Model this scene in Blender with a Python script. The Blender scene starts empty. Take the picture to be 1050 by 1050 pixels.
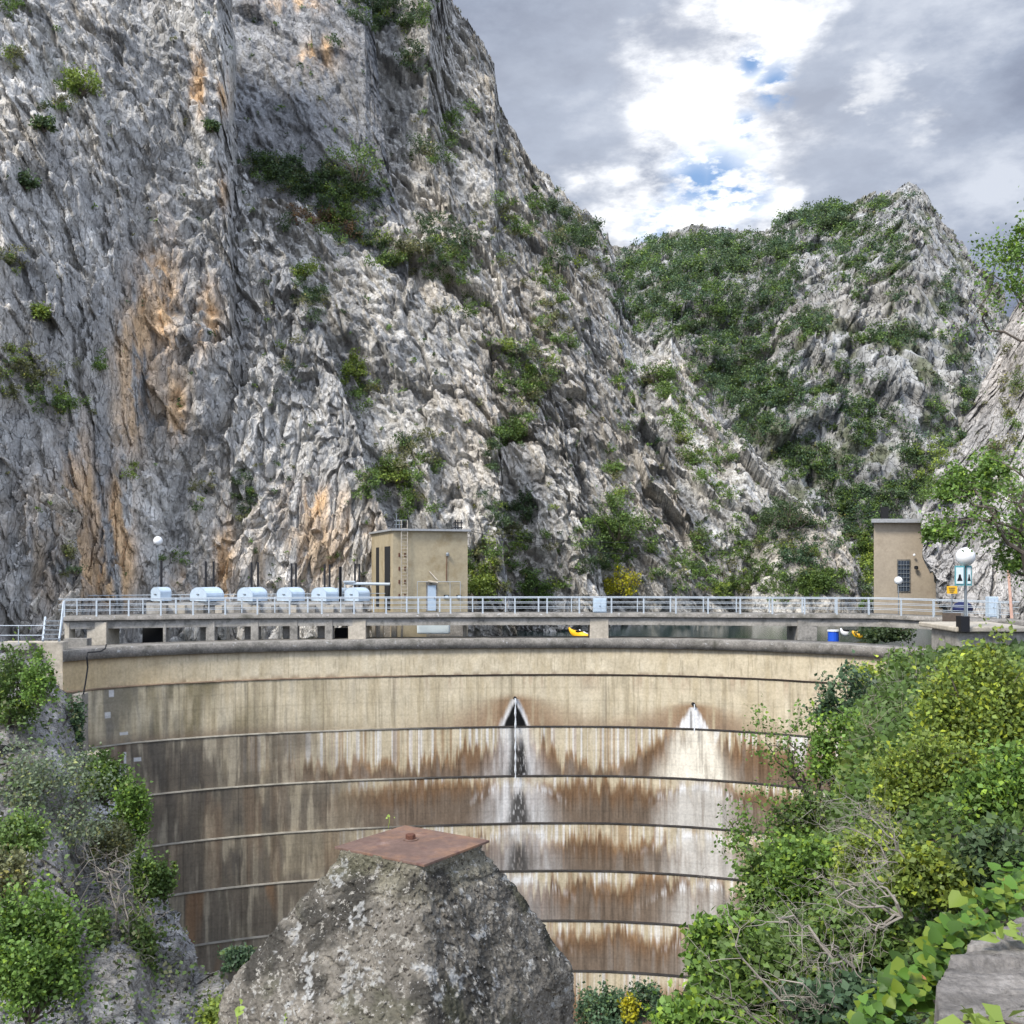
import bpy, math, random
import numpy as np
rng = np.random.default_rng(7); random.seed(7)
F = 1076.0; HZ = 575.0; CZ = 40.0
SC = bpy.context.scene; COL = SC.collection

def P(x, y, d):
    """photo pixel + distance -> world point"""
    x, y, d = np.broadcast_arrays(np.asarray(x, float), np.asarray(y, float), np.asarray(d, float))
    return np.stack([(x-525)/F*d, d, CZ+(HZ-y)/F*d], -1)
def PX(V):
    return 525+V[..., 0]/V[..., 1]*F, HZ-(V[..., 2]-CZ)/V[..., 1]*F
def sm(a, b, x):
    t = np.clip((x-a)/(b-a), 0, 1); return t*t*(3-2*t)
def norm(v): return v/np.maximum(np.linalg.norm(v, axis=-1, keepdims=True), 1e-9)

# ------------------------------------------------------------------ noise
def h3(ix, iy, iz, s):
    n = (ix.astype(np.int64)*73856093) ^ (iy.astype(np.int64)*19349663) ^ (iz.astype(np.int64)*83492791) ^ (s*2654435)
    n &= 0xffffffff
    n = (n ^ (n >> 15))*0x2c1b3c6d & 0xffffffff
    n = (n ^ (n >> 12))*0x297a2d39 & 0xffffffff
    n = n ^ (n >> 15)
    return (n & 0xffffff)/float(0x1000000)
def vnoise(p, s=0):
    i = np.floor(p); f = p-i; f = f*f*f*(f*(f*6-15)+10)
    ix, iy, iz = i[..., 0].astype(np.int64), i[..., 1].astype(np.int64), i[..., 2].astype(np.int64)
    r = 0
    for a in (0, 1):
        for b in (0, 1):
            for c in (0, 1):
                w = (f[..., 0] if a else 1-f[..., 0])*(f[..., 1] if b else 1-f[..., 1])*(f[..., 2] if c else 1-f[..., 2])
                r = r+w*h3(ix+a, iy+b, iz+c, s)
    return r*2-1
def fbm(p, o=5, s=0, g=.5):
    r = 0; a = 1; t = 0
    for k in range(o):
        r = r+a*vnoise(p*(2.03**k)+k*17.3, s+k); t += a; a *= g
    return r/t
def ridged(p, o=5, s=0, g=.55):
    r = 0; a = 1; t = 0
    for k in range(o):
        r = r+a*(1-2*np.abs(vnoise(p*(2.07**k)+k*11.7, s+k))); t += a; a *= g
    return r/t
def facets(p, s=0):
    """broken blocks: each Voronoi cell is a tilted plane at its own height; also returns edge distance"""
    i = np.floor(p); best = np.full(p.shape[:-1], 9.); sec = best.copy(); val = np.zeros(p.shape[:-1])
    for a in (-1, 0, 1):
        for b in (-1, 0, 1):
            for c in (-1, 0, 1):
                q = i+np.array([a, b, c]); qx, qy, qz = (q[..., k].astype(np.int64) for k in range(3))
                j = np.stack([h3(qx, qy, qz, s+1), h3(qx, qy, qz, s+2), h3(qx, qy, qz, s+3)], -1)
                dv = p-(q+j); d = (dv**2).sum(-1)
                g = j[..., ::-1]*2-1
                v = (dv*g).sum(-1)*1.3+(h3(qx, qy, qz, s+5)-.5)
                nb = d < best
                sec = np.where(nb, best, np.minimum(sec, d)); val = np.where(nb, v, val); best = np.where(nb, d, best)
    return val, np.sqrt(sec)-np.sqrt(best)
def n1(x, f, s=0, o=3):
    x = np.asarray(x, float); return fbm(np.stack([x*f, x*0+s*3.7+.5, x*0+.5], -1), o, s)
def n2(x, y, fx, fy, s=0, o=4):
    x, y = np.broadcast_arrays(x, y); return fbm(np.stack([x*fx, y*fy, x*0+s*1.3], -1), o, s)

# ------------------------------------------------------------------ materials
def mat(name, color=(.5, .5, .5), rough=.8, metal=0, attr=False, noise=None, bumps=(), spec=.3, trans=0, mottle=None):
    """bumps: list of (kind, scale, strength, distance); noise: (scale, amount) multiplies the colour"""
    m = bpy.data.materials.new(name); m.use_nodes = True; nt = m.node_tree; N = nt.nodes; L = nt.links
    b = N['Principled BSDF']; out = N['Material Output']
    b.inputs['Roughness'].default_value = rough; b.inputs['Metallic'].default_value = metal
    b.inputs['Specular IOR Level'].default_value = spec
    tc = N.new('ShaderNodeTexCoord'); co = tc.outputs['Object']
    if attr:
        a = N.new('ShaderNodeAttribute'); a.attribute_name = 'Col'; c = a.outputs['Color']
    else:
        r = N.new('ShaderNodeRGB'); r.outputs[0].default_value = (*color, 1); c = r.outputs[0]
    for sc, am in (noise or []):
        t = N.new('ShaderNodeTexNoise'); t.inputs['Scale'].default_value = sc; t.inputs['Detail'].default_value = 6; t.inputs['Roughness'].default_value = .65
        L.new(co, t.inputs['Vector'])
        mr = N.new('ShaderNodeMapRange'); mr.inputs['From Min'].default_value = .3; mr.inputs['From Max'].default_value = .7
        mr.inputs['To Min'].default_value = 1-am; mr.inputs['To Max'].default_value = 1+am; L.new(t.outputs[0], mr.inputs['Value'])
        v = N.new('ShaderNodeVectorMath'); v.operation = 'SCALE'; L.new(c, v.inputs[0]); L.new(mr.outputs[0], v.inputs['Scale']); c = v.outputs[0]
    if mottle:
        for sc, lo, hi, col in mottle:
            t = N.new('ShaderNodeTexNoise'); t.inputs['Scale'].default_value = sc; t.inputs['Detail'].default_value = 7; t.inputs['Roughness'].default_value = .7
            L.new(co, t.inputs['Vector'])
            mr = N.new('ShaderNodeMapRange'); mr.inputs['From Min'].default_value = lo; mr.inputs['From Max'].default_value = hi; L.new(t.outputs[0], mr.inputs['Value'])
            mx = N.new('ShaderNodeMix'); mx.data_type = 'RGBA'; L.new(mr.outputs[0], mx.inputs[0]); L.new(c, mx.inputs[6]); mx.inputs[7].default_value = (*col, 1); c = mx.outputs[2]
    L.new(c, b.inputs['Base Color'])
    prev = None
    for kind, sc, st, di in bumps:
        if kind == 'n':
            t = N.new('ShaderNodeTexNoise'); t.inputs['Detail'].default_value = 8; t.inputs['Roughness'].default_value = .7; o = t.outputs[0]
        else:
            t = N.new('ShaderNodeTexVoronoi'); t.feature = 'DISTANCE_TO_EDGE' if kind == 'e' else 'F1'; o = t.outputs[0]
        t.inputs['Scale'].default_value = sc
        if kind == 'e':
            mr = N.new('ShaderNodeMapRange'); mr.inputs['From Max'].default_value = .12; L.new(o, mr.inputs['Value']); o = mr.outputs[0]
        L.new(co, t.inputs['Vector'])
        bp = N.new('ShaderNodeBump'); bp.inputs['Strength'].default_value = st; bp.inputs['Distance'].default_value = di
        L.new(o, bp.inputs['Height'])
        if prev: L.new(prev, bp.inputs['Normal'])
        prev = bp.outputs[0]
    if prev: L.new(prev, b.inputs['Normal'])
    if trans:
        tr = N.new('ShaderNodeBsdfTranslucent'); L.new(c, tr.inputs['Color']); ms = N.new('ShaderNodeMixShader'); ms.inputs[0].default_value = trans
        L.new(b.outputs[0], ms.inputs[1]); L.new(tr.outputs[0], ms.inputs[2]); L.new(ms.outputs[0], out.inputs['Surface'])
    return m

def rockmat(name, tilt, k=1., far=1., st=1.7):
    """fractured limestone: bumps drawn out along the bedding"""
    m = mat(name, attr=True, rough=.93, spec=.12, noise=[(.9/far, .22), (5./far, .30)]); nt = m.node_tree; N = nt.nodes; L = nt.links
    tc = N.new('ShaderNodeTexCoord'); mp = N.new('ShaderNodeMapping'); mp.vector_type = 'TEXTURE'; mp.inputs['Rotation'].default_value = (0, tilt, 0); mp.inputs['Scale'].default_value = (1, 1, st)
    L.new(tc.outputs['Object'], mp.inputs[0])
    wn = N.new('ShaderNodeTexNoise'); wn.inputs['Scale'].default_value = 1.1/far; wn.inputs['Detail'].default_value = 5; L.new(mp.outputs[0], wn.inputs['Vector'])
    sc = N.new('ShaderNodeVectorMath'); sc.operation = 'SCALE'; sc.inputs['Scale'].default_value = 1.5*far; L.new(wn.outputs['Color'], sc.inputs[0])
    ad = N.new('ShaderNodeVectorMath'); ad.operation = 'ADD'; L.new(mp.outputs[0], ad.inputs[0]); L.new(sc.outputs[0], ad.inputs[1])
    prev = None
    def bump(o, st, di):
        nonlocal prev
        bp = N.new('ShaderNodeBump'); bp.inputs['Strength'].default_value = st; bp.inputs['Distance'].default_value = di; L.new(o, bp.inputs['Height'])
        if prev: L.new(prev, bp.inputs['Normal'])
        prev = bp.outputs[0]
    for scl, di in ((.55, 1.1), (2.1, .40), (6.5, .14)):
        t = N.new('ShaderNodeTexNoise'); t.noise_type = 'RIDGED_MULTIFRACTAL'; t.inputs['Scale'].default_value = scl/far*k; t.inputs['Detail'].default_value = 7; t.inputs['Roughness'].default_value = .62
        L.new(mp.outputs[0], t.inputs['Vector']); bump(t.outputs[0], .85, di*far/k*.65)
    for scl, st, di, wd in ((1.5, .8, .35, .045),):
        t = N.new('ShaderNodeTexVoronoi'); t.feature = 'DISTANCE_TO_EDGE'; t.inputs['Scale'].default_value = scl/far*k; L.new(ad.outputs[0], t.inputs['Vector'])
        mr = N.new('ShaderNodeMapRange'); mr.inputs['From Max'].default_value = wd; L.new(t.outputs[0], mr.inputs['Value']); bump(mr.outputs[0], st, di*far/k)
    t = N.new('ShaderNodeTexVoronoi'); t.feature = 'F1'; t.inputs['Scale'].default_value = 1.5/far*k; L.new(ad.outputs[0], t.inputs['Vector'])
    sp = N.new('ShaderNodeSeparateColor'); L.new(t.outputs['Color'], sp.inputs[0]); bump(sp.outputs[0], 1., .32*far/k)
    t = N.new('ShaderNodeTexVoronoi'); t.feature = 'F1'; t.inputs['Scale'].default_value = 4.2/far*k; L.new(ad.outputs[0], t.inputs['Vector'])
    sp = N.new('ShaderNodeSeparateColor'); L.new(t.outputs['Color'], sp.inputs[0]); bump(sp.outputs[0], 1., .15*far/k)
    L.new(prev, N['Principled BSDF'].inputs['Normal']); return m

# ------------------------------------------------------------------ mesh helpers
def nmesh(name, V, Fa, m, parent=None, col=None, smooth=False):
    V = np.asarray(V, np.float32).reshape(-1, 3); Fa = np.asarray(Fa, np.int32)
    me = bpy.data.meshes.new(name); k = Fa.shape[1]; n = len(Fa)
    me.vertices.add(len(V)); me.vertices.foreach_set('co', V.ravel())
    me.loops.add(n*k); me.loops.foreach_set('vertex_index', Fa.ravel())
    me.polygons.add(n); me.polygons.foreach_set('loop_start', np.arange(0, n*k, k, dtype=np.int32))
    me.polygons.foreach_set('loop_total', np.full(n, k, np.int32))
    if smooth: me.polygons.foreach_set('use_smooth', np.ones(n, bool))
    me.update(calc_edges=True)
    if col is not None:
        a = me.color_attributes.new('Col', 'FLOAT_COLOR', 'POINT')
        c = np.ones((len(V), 4), np.float32); c[:, :3] = np.clip(np.asarray(col).reshape(-1, 3), 0, 1); a.data.foreach_set('color', c.ravel())
    me.materials.append(m)
    o = bpy.data.objects.new(name, me); COL.objects.link(o)
    if parent: o.parent = parent
    return o
def gridF(r, c):
    i = np.arange(r*c).reshape(r, c)
    return np.stack([i[:-1, :-1], i[1:, :-1], i[1:, 1:], i[:-1, 1:]], -1).reshape(-1, 4)
def tag(o, label=None, cat=None, group=None, kind=None):
    if label: o['label'] = label
    if cat: o['category'] = cat
    if group: o['group'] = group
    if kind: o['kind'] = kind
    return o
def empty(name, loc, label, cat, group=None):
    o = bpy.data.objects.new(name, None); COL.objects.link(o); o.location = loc; tag(o, label, cat, group)
    ROOTS.append(o); return o
ROOTS = []
def rebase():
    """children were built in world coordinates: keep them there under their displaced Empty"""
    for r in ROOTS:
        for c in r.children:
            if c.get('_rb') is None:
                c['_rb'] = 1; c.matrix_parent_inverse = __import__('mathutils').Matrix.Translation(-r.location)
    for o in bpy.data.objects:
        if '_rb' in o: del o['_rb']
class MB:
    def __init__(s): s.v = []; s.f = []
    def quadset(s, vs, fs):
        b = len(s.v); s.v += [tuple(map(float, v)) for v in vs]; s.f += [tuple(b+i for i in f) for f in fs]; return s
    def hexa(s, lo, hi):
        """lo, hi: 4 points each, counterclockwise from above"""
        return s.quadset(list(lo)+list(hi), [(3, 2, 1, 0), (4, 5, 6, 7), (0, 1, 5, 4), (1, 2, 6, 5), (2, 3, 7, 6), (3, 0, 4, 7)])
    def box(s, c, size, rz=0):
        hx, hy, hz = [a/2 for a in size]; ca, sa = math.cos(rz), math.sin(rz); lo = []; hi = []
        for x, y in ((-hx, -hy), (hx, -hy), (hx, hy), (-hx, hy)):
            X = c[0]+x*ca-y*sa; Y = c[1]+x*sa+y*ca; lo.append((X, Y, c[2]-hz)); hi.append((X, Y, c[2]+hz))
        return s.hexa(lo, hi)
    def tube(s, pts, r, n=6):
        pts = np.asarray(pts, float); r = np.broadcast_to(np.asarray(r, float), (len(pts),)); b = len(s.v)
        for i, p in enumerate(pts):
            t = pts[min(i+1, len(pts)-1)]-pts[max(i-1, 0)]; t = t/max(np.linalg.norm(t), 1e-9)
            u = np.cross(t, (0, 0, 1) if abs(t[2]) < .9 else (1, 0, 0)); u /= np.linalg.norm(u); w = np.cross(t, u)
            for k in range(n):
                a = 2*math.pi*k/n; s.v.append(tuple(p+r[i]*(math.cos(a)*u+math.sin(a)*w)))
        for i in range(len(pts)-1):
            for k in range(n):
                s.f.append((b+i*n+k, b+i*n+(k+1) % n, b+(i+1)*n+(k+1) % n, b+(i+1)*n+k))
        s.f.append(tuple(b+k for k in range(n))[::-1]); s.f.append(tuple(b+(len(pts)-1)*n+k for k in range(n))); return s
    def lathe(s, c, prof, n=20):
        b = len(s.v)
        for r, z in prof:
            for k in range(n):
                a = 2*math.pi*k/n; s.v.append((c[0]+r*math.cos(a), c[1]+r*math.sin(a), c[2]+z))
        for i in range(len(prof)-1):
            for k in range(n): s.f.append((b+i*n+k, b+i*n+(k+1) % n, b+(i+1)*n+(k+1) % n, b+(i+1)*n+k))
        s.f.append(tuple(b+k for k in range(n))[::-1]); s.f.append(tuple(b+(len(prof)-1)*n+k for k in range(n))); return s
    def build(s, name, m, parent=None, smooth=False, bevel=0):
        me = bpy.data.meshes.new(name); me.from_pydata(s.v, [], s.f); me.materials.append(m)
        if smooth: me.polygons.foreach_set('use_smooth', [True]*len(me.polygons))
        o = bpy.data.objects.new(name, me); COL.objects.link(o)
        if parent: o.parent = parent
        if bevel:
            bv = o.modifiers.new('bevel', 'BEVEL'); bv.width = bevel; bv.segments = 2; bv.limit_method = 'ANGLE'
        return o

# ------------------------------------------------------------------ materials in use
M = {}
M['rock'] = rockmat('limestone', -.38)
M['rock_left'] = rockmat('limestone_cliff', .12, st=2.6)
M['rock_slab'] = rockmat('limestone_slab', .42, k=1.1)
M['rock_near'] = rockmat('limestone_near', .2, k=2.2)
M['rock_far'] = rockmat('limestone_far', -.3, far=3.2, st=3.)
M['dam'] = mat('stained_concrete', attr=True, rough=.85, spec=.2, noise=[(.7, .12), (6, .16)], bumps=[('n', 5, .5, .03)])
M['conc'] = mat('old_concrete', (.27, .25, .215), .9, noise=[(.8, .25), (7, .25)], bumps=[('n', 6, .6, .04)],
                mottle=[(1.3, .52, .68, (.10, .095, .08)), (5, .62, .72, (.42, .40, .36))])
M['conc_dark'] = mat('weathered_coping', (.225, .205, .175), .92, noise=[(1.2, .3), (9, .35)], bumps=[('n', 7, .5, .02)],
                     mottle=[(3.5, .60, .66, (.45, .44, .41)), (.9, .5, .7, (.085, .08, .06))])
M['conc_light'] = mat('pale_concrete', (.42, .37, .29), .9, noise=[(1., .2), (6, .2)], bumps=[('n', 5, .5, .03)],
                      mottle=[(.8, .55, .75, (.24, .21, .17))])
M['plaster'] = mat('ochre_plaster', (.40, .33, .21), .9, noise=[(.6, .14), (5, .1)], bumps=[('n', 8, .3, .02)],
                   mottle=[(.55, .52, .72, (.27, .20, .10))])
M['plaster2'] = mat('beige_plaster', (.40, .33, .24), .9, noise=[(.8, .1), (5, .1)], bumps=[('n', 8, .3, .02)],
                    mottle=[(.7, .55, .75, (.30, .24, .17))])
M['white'] = mat('grey_white_paint', (.42, .46, .48), .55, noise=[(9, .12)])
M['blue'] = mat('pale_blue_paint', (.45, .535, .60), .5, noise=[(4, .1)], mottle=[(9, .66, .74, (.30, .27, .24))])
M['globe'] = mat('opal_globe', (.82, .82, .80), .3, spec=.5)
M['black'] = mat('black_steel', (.012, .012, .014), .6)
M['dark'] = mat('dark_opening', (.018, .018, .018), .9)
M['steel'] = mat('grey_steel', (.22, .24, .25), .5, metal=.4, noise=[(8, .15)])
M['brown'] = mat('brown_panel', (.10, .075, .055), .7, noise=[(6, .2)])
M['glass'] = mat('window_glass', (.05, .065, .085), .15, spec=.6)
M['roofing'] = mat('grey_roof_edge', (.33, .33, .32), .7, noise=[(6, .2)])
M['teal'] = mat('teal_frame', (.12, .35, .38), .5)
M['panel'] = mat('sign_white', (.72, .80, .80), .5, noise=[(20, .05)])
M['yellow'] = mat('sign_yellow', (.75, .42, .02), .5, noise=[(14, .12)])
M['kyellow'] = mat('kayak_yellow', (.85, .46, .02), .35, spec=.5)
M['kblue'] = mat('kayak_blue', (.02, .10, .60), .35, spec=.5)
M['kwhite'] = mat('kayak_white', (.75, .75, .75), .35)
M['navy'] = mat('navy_tarp', (.015, .022, .08), .7, bumps=[('n', 6, .5, .05)])
M['salmon'] = mat('salmon_paint', (.58, .36, .27), .6, noise=[(5, .2)])
M['rust'] = mat('rusty_steel', (.16, .10, .075), .75, metal=.15, noise=[(9, .2), (60, .2)], bumps=[('n', 90, .3, .003)],
                mottle=[(5, .5, .70, (.30, .16, .085)), (22, .56, .7, (.13, .07, .055)), (9, .6, .75, (.30, .21, .17))])
M['rustd'] = mat('dark_rust', (.12, .05, .03), .8, noise=[(60, .3)], bumps=[('n', 90, .4, .003)])
M['aggr'] = mat('aggregate_concrete', attr=True, rough=.95, spec=.12, noise=[(9, .25), (60, .35)],
                bumps=[('n', 14, .7, .03), ('v', 75, .9, .012), ('n', 160, .8, .006)],
                mottle=[(34, .57, .61, (.40, .37, .31)), (60, .58, .62, (.05, .042, .034)), (80, .63, .66, (.55, .52, .47))])
M['aggr2'] = mat('wall_stone', attr=True, rough=.95, spec=.1, noise=[(12, .25), (70, .3)], bumps=[('n', 25, .8, .02), ('n', 110, .8, .006)])
M['leaf'] = mat('leaf', attr=True, rough=.5, spec=.35, trans=.3)
M['bark'] = mat('bark', (.13, .105, .08), .9, noise=[(5, .3)])
M['twig'] = mat('dry_twig', (.27, .235, .19), .9, noise=[(3, .3)])
M['vine'] = mat('dry_vine', (.30, .24, .18), .9, noise=[(3, .3)])
M['soil'] = mat('soil', (.07, .06, .04), .95, noise=[(2, .3)], bumps=[('n', 3, 1, .3)])
M['water'] = mat('lake_water', (.010, .030, .024), .05, spec=.15, bumps=[('n', 1.5, .25, .05)])
M['jet'] = mat('falling_water', (.8, .82, .82), .4, spec=.5, trans=.3)
M['cable'] = mat('cable', (.02, .02, .02), .7)

# ------------------------------------------------------------------ rock sheets
ZB = np.full((1250, 1300), 1e9)      # distance of the nearest rock per photo pixel (offset 100,100), used to stand plants on it
def splat(V):
    x, y = PX(V); xi = np.round(x).astype(int)+100; yi = np.round(y).astype(int)+100
    ok = (xi >= 1) & (xi < 1299) & (yi >= 1) & (yi < 1249) & (V[..., 1] > 0)
    for dx in (-1, 0, 1):
        for dy in (-1, 0, 1): np.minimum.at(ZB, (yi[ok]+dy, xi[ok]+dx), V[..., 1][ok])
def depth(x, y):
    return ZB[np.clip(np.round(y).astype(int)+100, 0, 1249), np.clip(np.round(x).astype(int)+100, 0, 1299)]
ORANGE = [  # x, y, rx, ry, strength : bare orange and cream scars of the left cliff
    (143, 370, 17, 70, .8), (170, 300, 14, 60, .8), (182, 425, 9, 30, 1.2), (135, 430, 10, 40, .6), (205, 85, 7, 28, 1.), (232, 95, 6, 22, .5),
    (160, 280, 18, 22, .3), (215, 330, 14, 40, .55), (230, 200, 6, 20, .4), (123, 560, 13, 60, 1.6), (85, 520, 22, 60, .55), (95, 590, 40, 40, .55),
    (232, 570, 9, 40, .9), (300, 5, 30, 10, .6), (330, 55, 22, 16, .5), (320, 515, 35, 20, .55), (340, 560, 50, 35, .4), (75, 470, 12, 50, .4),
    (185, 600, 20, 20, .4)]
WARMTAN = [(300, 570, 70, 40, .5), (35, 560, 40, 80, .45), (150, 420, 60, 90, .25)]
def rock_color(V, px, py, s, base=(.335, .325, .305), orange=False, green=0.):
    n = fbm(V*.11, 4, s); m = fbm(V*np.array([.5, .5, .16]), 4, s+9); f = fbm(V*.9, 3, s+20)
    c = np.asarray(base)*(1+.42*n+.42*m+.25*f)[..., None]
    warm = sm(-.1, .5, fbm(V*.07, 3, s+5))[..., None]*.35
    c = c*(1-warm)+c*np.array([1.10, .98, .84])*warm
    dk = sm(.12, .45, fbm(V*np.array([.28, .28, .07]), 4, s+31))[..., None]*.45       # lichen streaks
    c = c*(1-dk)+np.array([.19, .19, .19])*dk
    if orange:    # big clean faces stained grey by water, with sharp borders
        pt_ = fbm(V*np.array([.06, .06, .018]), 3, s+33); pp = sm(.02, .07, pt_+.12*f)[..., None]*.4; c = c*(1-pp)+np.array([.20, .198, .192])*pp*(1+.3*f)[..., None]
    if orange:
        for lst, col in ((ORANGE, (.68, .44, .23)), (WARMTAN, (.45, .35, .24))):
            for x, y, rx, ry, k in lst:
                w = fbm(V*np.array([.9, .9, .18]), 4, s+40)
                q = ((px-x+6*w)/rx)**2+((py-y)/ry)**2
                a = np.clip(k*np.exp(-q*1.1)*(.85+2.6*w), 0, .9)[..., None]
                cc = np.asarray(col)*(1+.5*fbm(V*np.array([.7, .7, .3]), 3, s+50))[..., None]
                c = c*(1-a)+cc*a
    if green:
        g = sm(.05, .4, fbm(V*.16, 4, s+60))[..., None]*green
        c = c*(1-g)+np.array([.095, .105, .05])*g
    return c
def interp(pts, xs, k): 
    a = np.array(pts, float); return np.interp(xs, a[:, 0], a[:, k])
def curtain(name, crest, foot, step=1.4, ystep=1.4, amps=(5, 1.5, .6, .22), cells=(22, 7, 2.4, .9), tilt=.3, stretch=1.5, seed=1, jag=3., bulge=2.,
            mat_='rock', footz=-12., footy=None, base=(.47, .442, .39), orange=False, green=0., back=26, slabs=None, spiky=0, latk=.2, side=-1, fxmin=-1e9, prof=1.9, nrm=(0, -.93, .36)):
    """a rock face that hangs from a crest line down to its foot, with a back slope behind the crest"""
    x0, x1 = crest[0][0], crest[-1][0]
    a = np.array(crest, float); seg = np.hypot(np.diff(a[:, 0]), np.diff(a[:, 1])); s = np.r_[0, np.cumsum(seg)]
    nc = int(s[-1]/step)+2; ss = np.linspace(0, s[-1], nc)
    cx = np.interp(ss, s, a[:, 0]); cy = np.interp(ss, s, a[:, 1]); cd = np.interp(ss, s, a[:, 2])
    cy = cy+jag*ridged(np.stack([ss*.03, ss*0+seed, ss*0], -1), 5, seed)+(spiky*ridged(np.stack([ss*.09, ss*0+seed, ss*0], -1), 3, seed+3) if spiky else 0)
    fx = np.maximum(cx, fxmin); fd = interp(foot, fx, 1)
    C = P(cx, cy, cd)
    if footy is not None: B = P(fx, np.maximum(interp(footy, fx, 1), cy+3), fd)
    else:
        B = P(fx, HZ, fd); B[:, 2] = CZ+footz; B[:, 2] = np.minimum(B[:, 2], C[:, 2]-1)
    nr = int(max(20, (np.max(PX(B)[1]-PX(C)[1]))/ystep))
    t = np.linspace(0, 1, nr)[:, None, None]
    tt = t[..., 0]; cpx, fpx = PX(C)[0], PX(B)[0]
    dt = C[None, :, 1]+(B[:, 1]-C[:, 1])[None]*(1-(1-tt)**prof)-bulge*.5*(1-(1-tt)**4)*(1-tt)
    V = np.stack([(cpx*(1-tt)+fpx*tt-525)/F*dt, dt, C[None, :, 2]*(1-tt)+B[None, :, 2]*tt], -1)
    kb = 14; tb = (np.linspace(1, 0, kb+1)[:-1]**1.6)[:, None, None]
    Bk = C[None]+tb*np.stack([C[:, 0]/C[:, 1]*back+side*back*.2, np.full(nc, back), np.full(nc, -back*.8)], -1)[None]
    V = np.concatenate([Bk, V], 0)
    px0, py0 = PX(V)
    nd = np.array(nrm); nd = nd/np.linalg.norm(nd)
    # grain direction leans by tilt (x per z)
    ux = V[..., 0]-tilt*V[..., 2]; Q = np.stack([ux, V[..., 1], V[..., 2]/stretch], -1)
    W = Q+1.3*np.stack([fbm(Q/7, 3, seed+70), fbm(Q/7, 3, seed+71), fbm(Q/7, 3, seed+72)], -1)
    W = W+cells[3]*.35*np.stack([fbm(Q/cells[3]/1.3, 2, seed+73), fbm(Q/cells[3]/1.3, 2, seed+74), fbm(Q/cells[3]/1.3, 2, seed+75)], -1)
    amps = (amps[0]*.8, amps[1]*.62, amps[2]*.85, amps[3])
    D = amps[0]*ridged(W/cells[0], 3, seed, .4)*.5
    f1, e1 = facets(W/cells[1], seed+10); f2, e2 = facets(W/cells[2], seed+20); f3, e3 = facets(W/cells[3]*np.array([1, 1, 1.3]), seed+30)
    D = D+amps[1]*f1+amps[2]*f2*(.7+.5*fbm(Q/9, 2, seed+4))+amps[3]*f3
    # long fractures along the bedding, and a second, shorter set across it
    G = Q+.9*np.stack([fbm(Q/11, 3, seed+80), 0*ux, fbm(Q/11, 3, seed+82)], -1); G2 = G*np.array([1, 1, .36])
    for wl, dp, wd_ in ((cells[1]*1.1, amps[1]*.85, .05), (cells[1]*.45, amps[2]*.9, .07), (cells[2]*.6, amps[2]*.5, .10)):
        nz = fbm(G2/wl, 2, seed+int(wl*10)); D = D-dp*np.exp(-(nz/wd_)**2)*sm(-.35, .2, fbm(Q/(wl*3), 2, seed+6))
    cs = np.stack([ux*.45+V[..., 2]*.25, V[..., 1]*.5, V[..., 2]*.9-ux*.5], -1); nz = fbm(cs/cells[1], 2, seed+66); D = D-amps[2]*.9*np.exp(-(nz/.05)**2)*sm(0, .3, fbm(Q/8, 2, seed+7))
    D = D+amps[2]*.2*ridged(G2/cells[2]*1.2, 4, seed+44)+amps[3]*.6*fbm(W/cells[3]*1.4, 3, seed+45)
    lat = amps[1]*latk*fbm(W/cells[2], 3, seed+90)
    V2 = V+nd*D[..., None]; V2[..., 0] += lat; V2[..., 2] += lat*.5
    px, py = PX(V2)
    c = rock_color(V2, px, py, seed, base, orange, green)
    if slabs is not None: c = slabs(V2, px, py, c)
    splat(V2[kb:])
    o = nmesh(name, V2, gridF(*V2.shape[:2]), M[mat_], col=c)
    tag(o, kind='structure'); return o

curtain('rock_cliff', [(-90, -110, 100), (60, -110, 108), (222, -110, 116), (236, -20, 113), (240, 120, 108), (248, 165, 106), (270, 215, 103), (300, 280, 100), (335, 350, 97), (362, 430, 94), (385, 510, 91), (410, 580, 90), (440, 640, 90)],
        [(-90, 66), (60, 76), (150, 86), (300, 90), (440, 89)], seed=3, tilt=.12, stretch=2.3, orange=True, base=(.50, .472, .42), amps=(6, 1.9, 1.0, .5), jag=2, mat_='rock_left')
curtain('rock_cliff', [(200, -110, 150), (330, -110, 152), (375, -60, 150), (385, 40, 140), (392, 130, 132), (402, 190, 128), (420, 250, 125)],
        [(200, 112), (420, 116)], seed=9, tilt=-.35, stretch=2.6, base=(.31, .305, .295), amps=(4, 1.1, .5, .25), orange=True, bulge=6)
curtain('rock_buttress', [(225, 190, 118), (262, 205, 118), (300, 216, 118), (322, 226, 117), (345, 250, 116), (382, 266, 115), (420, 292, 113), (450, 318, 112), (480, 352, 110), (500, 392, 108), (512, 430, 106), (516, 480, 104), (512, 540, 101), (520, 600, 99), (530, 645, 99)],
        [(225, 98), (530, 97)], seed=15, tilt=-.35, amps=(6, 2.4, 1., .42), bulge=5, jag=7)
curtain('rock_buttress', [(340, 200, 140), (372, 160, 141), (386, 147, 142), (412, 152, 142), (436, 172, 141), (462, 198, 139), (482, 224, 137), (500, 262, 134), (522, 305, 131), (545, 350, 128), (562, 400, 125), (580, 450, 122), (600, 520, 117), (612, 580, 113), (625, 640, 111)],
        [(340, 112), (625, 108)], seed=23, tilt=-.4, amps=(7, 2.7, 1.15, .48), bulge=6, jag=7)
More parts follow.
